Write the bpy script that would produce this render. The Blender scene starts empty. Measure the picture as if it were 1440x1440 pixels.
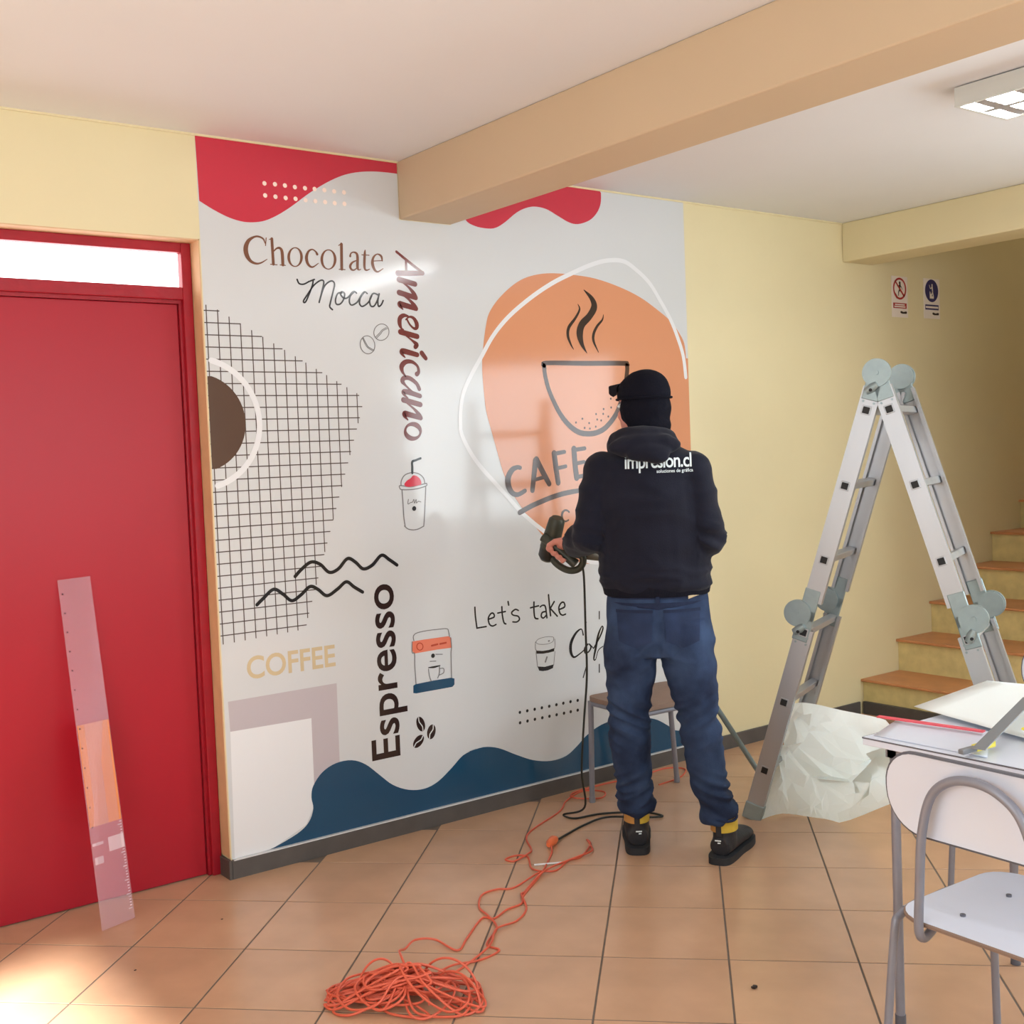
import bpy, bmesh, math, random
import numpy as np
from math import sin, cos, pi, radians, sqrt, atan2
from mathutils import Vector, Matrix, noise
from mathutils.geometry import tessellate_polygon
from mathutils.bvhtree import BVHTree

scene = bpy.context.scene
COL = scene.collection
random.seed(7)

# ------------------------------------------------------------------ camera
def make_camera():
    focal_px, pitch, roll, yaw = 1648.3, 0.0485, 0.0390, -0.643
    fw = Vector((-sin(yaw) * cos(pitch), cos(yaw) * cos(pitch), -sin(pitch)))
    rt = Vector((cos(yaw), sin(yaw), 0.0))
    dn = fw.cross(rt)
    r2 = rt * cos(roll) + dn * sin(roll)
    d2 = -rt * sin(roll) + dn * cos(roll)
    cam = bpy.data.cameras.new('camera')
    ob = bpy.data.objects.new('camera', cam)
    COL.objects.link(ob)
    m = Matrix((r2, -d2, -fw)).transposed().to_4x4()
    m.translation = Vector((-1.595, -3.896, 1.46))
    ob.matrix_world = m
    cam.sensor_fit = 'HORIZONTAL'
    cam.sensor_width = 36.0
    cam.lens = 36.0 * focal_px / 1440.0
    cam.clip_start = 0.05
    scene.camera = ob
make_camera()

# ------------------------------------------------------------------ world, daylight, exposure
world = bpy.data.worlds.new('world')
scene.world = world
world.use_nodes = True
bg = world.node_tree.nodes['Background']
bg.inputs['Color'].default_value = (0.93, 0.97, 1.0, 1)
bg.inputs['Strength'].default_value = 1.6

def area_light(name, loc, aim, sx, sy, power, color):
    l = bpy.data.lights.new(name, 'AREA')
    l.shape = 'RECTANGLE'; l.size = sx; l.size_y = sy
    l.energy = power; l.color = color
    o = bpy.data.objects.new(name, l)
    COL.objects.link(o)
    o.location = loc
    d = Vector(aim) - Vector(loc)
    o.rotation_euler = d.to_track_quat('-Z', 'Y').to_euler()
    return o
# daylight entering through the windows of the room (behind and beside the camera)
area_light('window_daylight_right', (3.72, -3.1, 1.55), (1.2, -1.6, 1.0), 1.9, 1.15, 78, (0.80, 0.93, 1.0))
area_light('window_daylight_left', (-2.34, -2.7, 1.6), (2.0, -1.9, 1.2), 2.2, 1.3, 46, (0.91, 0.95, 1.0))
area_light('window_daylight_back', (0.6, -5.52, 1.65), (0.9, 0.0, 1.45), 3.0, 1.3, 84, (0.86, 0.94, 1.0))
area_light('added_stair_fill', (6.6, -0.6, 4.3), (5.0, -0.4, 1.0), 1.2, 0.8, 16, (1.0, 0.93, 0.82))  # added lamp without a window behind it, lifts the dark stairwell
sun = bpy.data.lights.new('sun', 'SUN')
sun.energy = 42.0; sun.angle = 0.10; sun.color = (1.0, 0.97, 0.94)
so = bpy.data.objects.new('sun', sun); COL.objects.link(so)
so.rotation_euler = Vector((1.0, 0.78, -1.20)).to_track_quat('-Z', 'Y').to_euler()

vs = scene.view_settings
vs.view_transform = 'Standard'
vs.look = 'None'
vs.gamma = 1.0
vs.exposure = -0.5
vs.use_curve_mapping = False

# ------------------------------------------------------------------ materials
def lin(c):
    c = c / 255.0
    return c / 12.92 if c <= 0.04045 else ((c + 0.055) / 1.055) ** 2.4
def rgb(r, g, b): return (lin(r), lin(g), lin(b), 1.0)

MATS = {}
def mat(name, col, rough=0.5, metal=0.0, var=0.0, vscale=6.0, bump=0.0, bscale=40.0, spec=0.5,
        alpha=1.0, trans=0.0, emis=None, estr=0.0, objvar=0.0, coat=0.0, stretch=(1, 1, 1), sheen=0.0):
    m = bpy.data.materials.new(name)
    m.use_nodes = True
    nt = m.node_tree
    b = nt.nodes['Principled BSDF']
    b.inputs['Base Color'].default_value = col
    b.inputs['Roughness'].default_value = rough
    b.inputs['Metallic'].default_value = metal
    b.inputs['Specular IOR Level'].default_value = spec
    b.inputs['Alpha'].default_value = alpha
    b.inputs['Transmission Weight'].default_value = trans
    b.inputs['Coat Weight'].default_value = coat
    b.inputs['Sheen Weight'].default_value = sheen
    if emis:
        b.inputs['Emission Color'].default_value = emis
        b.inputs['Emission Strength'].default_value = estr
    tc = nt.nodes.new('ShaderNodeTexCoord')
    mp = nt.nodes.new('ShaderNodeMapping')
    mp.inputs['Scale'].default_value = stretch
    nt.links.new(tc.outputs['Object'], mp.inputs['Vector'])
    last = None
    if var > 0:
        n = nt.nodes.new('ShaderNodeTexNoise')
        n.inputs['Scale'].default_value = vscale
        n.inputs['Detail'].default_value = 5
        nt.links.new(mp.outputs['Vector'], n.inputs['Vector'])
        mr = nt.nodes.new('ShaderNodeMapRange')
        mr.inputs['From Min'].default_value = 0.25; mr.inputs['From Max'].default_value = 0.75
        mr.inputs['To Min'].default_value = 1 - var; mr.inputs['To Max'].default_value = 1 + var
        nt.links.new(n.outputs['Fac'], mr.inputs['Value'])
        last = mr.outputs['Result']
    if objvar > 0:
        oi = nt.nodes.new('ShaderNodeObjectInfo')
        mr2 = nt.nodes.new('ShaderNodeMapRange')
        mr2.inputs['To Min'].default_value = 1 - objvar; mr2.inputs['To Max'].default_value = 1 + objvar
        nt.links.new(oi.outputs['Random'], mr2.inputs['Value'])
        if last is None:
            last = mr2.outputs['Result']
        else:
            mm = nt.nodes.new('ShaderNodeMath'); mm.operation = 'MULTIPLY'
            nt.links.new(last, mm.inputs[0]); nt.links.new(mr2.outputs['Result'], mm.inputs[1])
            last = mm.outputs[0]
    if last is not None:
        sc = nt.nodes.new('ShaderNodeVectorMath'); sc.operation = 'SCALE'
        sc.inputs[0].default_value = col[:3]
        nt.links.new(last, sc.inputs['Scale'])
        nt.links.new(sc.outputs['Vector'], b.inputs['Base Color'])
    if bump > 0:
        n2 = nt.nodes.new('ShaderNodeTexNoise')
        n2.inputs['Scale'].default_value = bscale
        n2.inputs['Detail'].default_value = 4
        nt.links.new(mp.outputs['Vector'], n2.inputs['Vector'])
        bp = nt.nodes.new('ShaderNodeBump')
        bp.inputs['Strength'].default_value = bump
        bp.inputs['Distance'].default_value = 0.01
        nt.links.new(n2.outputs['Fac'], bp.inputs['Height'])
        nt.links.new(bp.outputs['Normal'], b.inputs['Normal'])
    MATS[name] = m
    return m

mat('paint_yellow', rgb(224, 212, 172), 0.5, var=0.03, vscale=2.0, bump=0.06, bscale=30)
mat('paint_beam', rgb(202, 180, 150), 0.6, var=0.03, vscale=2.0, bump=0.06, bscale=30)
mat('paint_ceiling', rgb(228, 230, 234), 0.75, var=0.02, vscale=1.5)
mat('paint_plain', rgb(232, 222, 190), 0.7, var=0.03, vscale=2.0)
mat('tile', rgb(194, 155, 124), 0.27, var=0.10, vscale=5.0, objvar=0.035, bump=0.03, bscale=14)
mat('grout', rgb(105, 92, 82), 0.8, var=0.15, vscale=25)
mat('base_dark', rgb(82, 78, 76), 0.5, var=0.15, vscale=14, bump=0.05)
mat('door_red', rgb(164, 22, 40), 0.36, spec=0.35, var=0.05, vscale=1.6, bump=0.05, bscale=9)
mat('frame_red', rgb(156, 22, 38), 0.36, spec=0.35, var=0.10, vscale=20, bump=0.15, bscale=30)
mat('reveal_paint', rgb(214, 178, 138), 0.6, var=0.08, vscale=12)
mat('frosted_pane', rgb(245, 250, 255), 0.4, emis=(0.96, 0.99, 1.0, 1), estr=5.0)
mat('window_pane', rgb(245, 250, 255), 0.05, trans=1.0)
mat('riser_paint', rgb(214, 198, 140), 0.65, var=0.14, vscale=16)
mat('tread_tile', rgb(196, 134, 88), 0.42, var=0.12, vscale=9)
mat('lamp_body', rgb(214, 218, 214), 0.45)
mat('louver', rgb(225, 225, 232), 0.25, metal=0.6)
mat('lamp_tube', rgb(255, 255, 255), 0.5, emis=(0.95, 0.98, 1.0, 1), estr=95.0)
# vinyl print inks
G = dict(spec=0.36, rough=0.10, bump=0.04, bscale=7.0)
mat('m_paper', rgb(208, 211, 214), var=0.012, vscale=1.2, **G)
mat('m_white', rgb(228, 230, 234), **G)
mat('m_red', rgb(198, 56, 74), **G)
mat('m_cream', rgb(246, 226, 214), **G)
mat('m_brown', rgb(120, 82, 66), **G)
mat('m_black', rgb(42, 40, 42), **G)
mat('m_dark', rgb(52, 38, 36), **G)
mat('m_grey', rgb(122, 120, 122), **G)
mat('m_maroon', rgb(110, 52, 50), **G)
mat('m_grid', rgb(92, 82, 80), **G)
mat('m_disc', rgb(88, 68, 60), **G)
mat('m_mauve', rgb(190, 182, 188), **G)
mat('m_blue', rgb(34, 74, 104), **G)
mat('m_orange', rgb(212, 146, 110), **G)
mat('m_cup', rgb(72, 44, 26), **G)
mat('m_salmon', rgb(226, 126, 100), **G)
mat('m_rust', rgb(180, 70, 48), **G)
mat('m_beige', rgb(204, 186, 152), **G)
# signs
mat('sign_white', rgb(232, 222, 214), 0.4)
mat('sign_red', rgb(170, 30, 34), 0.4)
mat('sign_black', rgb(38, 26, 22), 0.4)
mat('sign_blue', rgb(28, 24, 92), 0.4)
# person
mat('skin', rgb(206, 138, 124), 0.5, var=0.05, vscale=30)
mat('hoodie', rgb(23, 25, 39), 0.9, var=0.12, vscale=9, bump=0.12, bscale=220, spec=0.2, sheen=0.08)
mat('hoodie_rib', rgb(19, 20, 32), 0.95, bump=0.5, bscale=60, stretch=(8, 8, 0.3), spec=0.2)
mat('knit_black', rgb(16, 17, 28), 0.95, bump=0.3, bscale=160, spec=0.15)
mat('print_white', rgb(226, 240, 246), 0.6)
mat('shoe_black', rgb(30, 31, 38), 0.6, var=0.2, vscale=40, bump=0.15, bscale=120)
mat('shoe_sole', rgb(34, 36, 42), 0.7)
mat('shoe_yellow', rgb(206, 176, 62), 0.7, var=0.1, vscale=50)
mat('shoe_tan', rgb(188, 138, 74), 0.7, var=0.1, vscale=50)
mat('leather_tag', rgb(190, 172, 140), 0.7)
mat('denim_pocket', rgb(40, 53, 82), 0.85, var=0.25, vscale=12, bump=0.15, bscale=300, spec=0.2)
mat('denim_dark', rgb(34, 43, 68), 0.85, var=0.12, vscale=60, bump=0.15, bscale=300, spec=0.2)
# objects
mat('gun_black', rgb(24, 26, 24), 0.45, var=0.1, vscale=30)
mat('gun_olive', rgb(50, 54, 44), 0.5, var=0.1, vscale=30)
mat('gun_grey', rgb(104, 100, 88), 0.4)
mat('cable_black', rgb(30, 34, 30), 0.5)
mat('cord_orange', rgb(214, 96, 70), 0.45, var=0.06, vscale=60)
mat('plug_orange', rgb(232, 116, 70), 0.45)
mat('aluminium', rgb(176, 178, 182), 0.40, metal=0.8, var=0.05, vscale=6, bump=0.03, bscale=60, stretch=(1, 1, 0.1))
mat('hinge_steel', rgb(146, 160, 162), 0.42, metal=0.6, var=0.06, vscale=30)
mat('plug_black', rgb(16, 16, 18), 0.6)
mat('tube_grey', rgb(136, 138, 150), 0.38, metal=0.25, var=0.05, vscale=30)
mat('tube_sky_sheen', rgb(126, 146, 152), 0.4, metal=0.25, var=0.06, vscale=30)  # grey tube with the sky's teal reflection put into its colour
mat('laminate_white', rgb(214, 221, 236), 0.32, var=0.02, vscale=6)
mat('laminate_edge', rgb(92, 94, 104), 0.5)
mat('laminate_brown', rgb(134, 110, 96), 0.6, var=0.1, vscale=12)
mat('liner_paper', rgb(238, 248, 248), 0.5, var=0.01, vscale=4)
def make_translucent(name, col, fac):
    nt = MATS[name].node_tree
    tr = nt.nodes.new('ShaderNodeBsdfTranslucent'); tr.inputs['Color'].default_value = col
    mx = nt.nodes.new('ShaderNodeMixShader'); mx.inputs['Fac'].default_value = fac
    nt.links.new(nt.nodes['Principled BSDF'].outputs[0], mx.inputs[1]); nt.links.new(tr.outputs[0], mx.inputs[2])
    nt.links.new(mx.outputs[0], nt.nodes['Material Output'].inputs['Surface'])
make_translucent('liner_paper', rgb(244, 253, 253), 0.5)
mat('paper_white', rgb(238, 246, 246), 0.55)
mat('strip_red', rgb(220, 84, 98), 0.5)
mat('strip_grey', rgb(128, 132, 138), 0.35, metal=0.3)
mat('plastic_yellow', rgb(236, 222, 84), 0.45)
mat('acrylic', rgb(225, 190, 205), 0.12, alpha=0.22, spec=0.15)
mat('acrylic_reflection', rgb(226, 142, 90), 0.45, alpha=0.93, spec=0.1)  # orange of the mirrored floor put into the colour
mat('acrylic_white', rgb(236, 214, 220), 0.3, alpha=0.6)
mat('scrap_dark', rgb(40, 24, 20), 0.6)

def denim():
    m = mat('denim', rgb(52, 74, 116), 0.85, bump=0.15, bscale=300, spec=0.2)
    nt = m.node_tree
    b = nt.nodes['Principled BSDF']
    tc = nt.nodes.new('ShaderNodeTexCoord')
    n = nt.nodes.new('ShaderNodeTexNoise'); n.inputs['Scale'].default_value = 7.0; n.inputs['Detail'].default_value = 8
    nt.links.new(tc.outputs['Object'], n.inputs['Vector'])
    cr = nt.nodes.new('ShaderNodeValToRGB')
    cr.color_ramp.elements[0].position = 0.3; cr.color_ramp.elements[0].color = rgb(24, 32, 56)
    cr.color_ramp.elements[1].position = 0.75; cr.color_ramp.elements[1].color = rgb(58, 78, 112)
    nt.links.new(n.outputs['Fac'], cr.inputs['Fac'])
    nt.links.new(cr.outputs['Color'], b.inputs['Base Color'])
denim()

# ------------------------------------------------------------------ object helpers
def tag(o, label=None, cat=None, group=None, kind=None):
    if label: o['label'] = label
    if cat: o['category'] = cat
    if group: o['group'] = group
    if kind: o['kind'] = kind
    return o

def empty(name, loc=(0, 0, 0), rz=0.0):
    o = bpy.data.objects.new(name, None)
    o.empty_display_size = 0.1
    COL.objects.link(o)
    o.location = loc; o.rotation_euler = (0, 0, rz)
    return o

def link_mesh(name, me, m, parent=None):
    o = bpy.data.objects.new(name, me)
    COL.objects.link(o)
    if m: me.materials.append(MATS[m])
    if parent: o.parent = parent
    return o

def mk(name, verts, faces, m, parent=None, smooth=False):
    me = bpy.data.meshes.new(name)
    me.from_pydata([tuple(v) for v in verts], [], faces)
    me.update()
    if smooth:
        me.polygons.foreach_set('use_smooth', [True] * len(me.polygons))
    return link_mesh(name, me, m, parent)

class MB:
    """collects shapes into one mesh"""
    def __init__(s): s.v = []; s.f = []
    def add(s, v, f):
        n = len(s.v); s.v += [tuple(p) for p in v]; s.f += [tuple(i + n for i in q) for q in f]
        return s
    def box(s, x0, x1, y0, y1, z0, z1, c=0.0):
        if c <= 0:
            v = [(x, y, z) for z in (z0, z1) for y in (y0, y1) for x in (x0, x1)]
            f = [(0, 2, 3, 1), (4, 5, 7, 6), (0, 1, 5, 4), (2, 6, 7, 3), (0, 4, 6, 2), (1, 3, 7, 5)]
            return s.add(v, f)
        bm = bmesh.new()
        bmesh.ops.create_cube(bm, size=1)
        for q in bm.verts:
            q.co = Vector(((x0 + x1) / 2 + q.co.x * (x1 - x0), (y0 + y1) / 2 + q.co.y * (y1 - y0), (z0 + z1) / 2 + q.co.z * (z1 - z0)))
        bmesh.ops.bevel(bm, geom=list(bm.edges), offset=c, segments=2, affect='EDGES', profile=0.5)
        bm.verts.index_update()
        s.add([q.co[:] for q in bm.verts], [[l.vert.index for l in fc.loops] for fc in bm.faces])
        bm.free(); return s
    def obox(s, c, ax, ay, az, hx, hy, hz, ch=0.0):
        """oriented box: centre, unit axes, half sizes"""
        t = MB().box(-hx, hx, -hy, hy, -hz, hz, ch)
        c = Vector(c); ax = Vector(ax); ay = Vector(ay); az = Vector(az)
        return s.add([c + ax * p[0] + ay * p[1] + az * p[2] for p in t.v], t.f)
    def tube(s, pts, r, n=10, closed=False, caps=True):
        pts = [Vector(p) for p in pts]
        N = len(pts)
        rad = r if isinstance(r, (list, tuple)) else [r] * N
        t0 = (pts[1] - pts[0]).normalized()
        up = Vector((0, 0, 1)) if abs(t0.z) < 0.9 else Vector((1, 0, 0))
        a = (up - t0 * up.dot(t0)).normalized()
        V = []; F = []
        for i, p in enumerate(pts):
            if closed: t = (pts[(i + 1) % N] - pts[i - 1])
            else: t = pts[min(i + 1, N - 1)] - pts[max(i - 1, 0)]
            if t.length < 1e-9: t = t0
            t.normalize()
            a = a - t * a.dot(t)
            if a.length < 1e-6: a = t.orthogonal()
            a.normalize(); b = t.cross(a)
            for k in range(n):
                w = 2 * pi * k / n
                V.append(p + (a * cos(w) + b * sin(w)) * rad[i])
        for i in range(N if closed else N - 1):
            j = (i + 1) % N
            for k in range(n):
                F.append((i * n + k, i * n + (k + 1) % n, j * n + (k + 1) % n, j * n + k))
        if caps and not closed:
            F.append(tuple(range(n))[::-1]); F.append(tuple((N - 1) * n + k for k in range(n)))
        return s.add(V, F)
    def cyl(s, p0, p1, r0, r1=None, n=20):
        return s.tube([p0, p1], [r0, r0 if r1 is None else r1], n)
    def prism(s, poly, d0, d1, fn):
        """extrude 2D polygon (u,v) from d0 to d1 ; fn(u,v,d)->xyz"""
        n = len(poly)
        V = [fn(u, v, d0) for u, v in poly] + [fn(u, v, d1) for u, v in poly]
        tri = tessellate_polygon([[Vector((u, v, 0)) for u, v in poly]])
        F = [tuple(t) for t in tri] + [tuple(i + n for i in t[::-1]) for t in tri]
        F += [(i, i + n, (i + 1) % n + n, (i + 1) % n) for i in range(n)]
        return s.add(V, F)
    def build(s, name, m, parent=None, smooth=False, fix=True):
        o = mk(name, s.v, s.f, m, parent, False)
        if fix:
            bm = bmesh.new(); bm.from_mesh(o.data)
            bmesh.ops.recalc_face_normals(bm, faces=list(bm.faces))
            bm.to_mesh(o.data); bm.free()
        if smooth:
            o.data.polygons.foreach_set('use_smooth', [True] * len(o.data.polygons))
            try: o.data.set_sharp_from_angle(angle=radians(40))
            except Exception: pass
        return o

def crom(pts, seg=8, closed=False):
    """Catmull-Rom resample of tuples of any length"""
    P = [np.array(p, float) for p in pts]
    n = len(P)
    if n < 3 and not closed: return P
    out = []
    for i in range(n if closed else n - 1):
        if closed: p0, p1, p2, p3 = P[i - 1], P[i], P[(i + 1) % n], P[(i + 2) % n]
        else: p0, p1, p2, p3 = P[max(i - 1, 0)], P[i], P[i + 1], P[min(i + 2, n - 1)]
        for k in range(seg):
            t = k / seg
            out.append(0.5 * (2 * p1 + (p2 - p0) * t + (2 * p0 - 5 * p1 + 4 * p2 - p3) * t * t + (3 * p1 - p0 - 3 * p2 + p3) * t ** 3))
    if not closed: out.append(P[-1])
    return out

def rounded(w, h, r, n=6):
    """rounded rectangle polygon centred on 0"""
    out = []
    for cx, cy, a0 in ((w / 2 - r, h / 2 - r, 0), (-w / 2 + r, h / 2 - r, 90), (-w / 2 + r, -h / 2 + r, 180), (w / 2 - r, -h / 2 + r, 270)):
        for k in range(n + 1):
            a = radians(a0 + 90 * k / n)
            out.append((cx + r * cos(a), cy + r * sin(a)))
    return out

def stroke(P, closed=False):
    """flat ribbon of (u,v,w) points -> 2D verts, faces"""
    P = crom(P, 6, closed) if len(P) > 2 else [np.array(p, float) for p in P]
    n = len(P); V = []; F = []
    for i in range(n):
        a = P[i - 1] if (closed or i > 0) else P[i]
        b = P[(i + 1) % n] if (closed or i < n - 1) else P[i]
        t = (b - a)[:2]; L = np.hypot(*t); t = t / L if L > 0 else np.array((1., 0.))
        q = np.array((-t[1], t[0])) * max(P[i][2], 0.0006) / 2
        V.append(P[i][:2] + q); V.append(P[i][:2] - q)
    for i in range(n if closed else n - 1):
        j = (i + 1) % n
        F.append((2 * i, 2 * i + 1, 2 * j + 1, 2 * j))
    if not closed:                       # round ends
        for e, sgn in ((0, -1), (n - 1, 1)):
            a = P[1] - P[0] if e == 0 else P[-1] - P[-2]
            t = a[:2] / max(np.hypot(*a[:2]), 1e-9) * sgn
            q = np.array((-t[1], t[0])); r = max(P[e][2], 0.0006) / 2
            b0 = len(V)
            for k in range(7):
                w = -pi / 2 + pi * k / 6
                V.append(P[e][:2] + (t * cos(w) + q * sin(w)) * r)
            F.append(tuple(range(b0, b0 + 7)))
    return V, F

def text_mesh(body, bold=0.0, shear=0.0, spacing=1.0):
    """2D verts/faces of a line of text, normalised so that the box starts at 0,0; returns V,F,w,h"""
    cu = bpy.data.curves.new('tmp_text', 'FONT')
    cu.body = body; cu.size = 1.0; cu.offset = bold; cu.shear = shear; cu.space_character = spacing
    cu.resolution_u = 5
    ob = bpy.data.objects.new('tmp_text', cu); COL.objects.link(ob)
    dg = bpy.context.evaluated_depsgraph_get()
    me = bpy.data.meshes.new_from_object(ob.evaluated_get(dg))
    V = [(v.co.x, v.co.y) for v in me.vertices]; F = [tuple(p.vertices) for p in me.polygons]
    bpy.data.objects.remove(ob); bpy.data.curves.remove(cu); bpy.data.meshes.remove(me)
    return V, F

def copy_tree(o, parent=None):
    c = o.copy(); COL.objects.link(c)
    if parent is not None: c.parent = parent
    for ch in [x for x in bpy.data.objects if x.parent == o]:
        copy_tree(ch, c)
    return c

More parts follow.
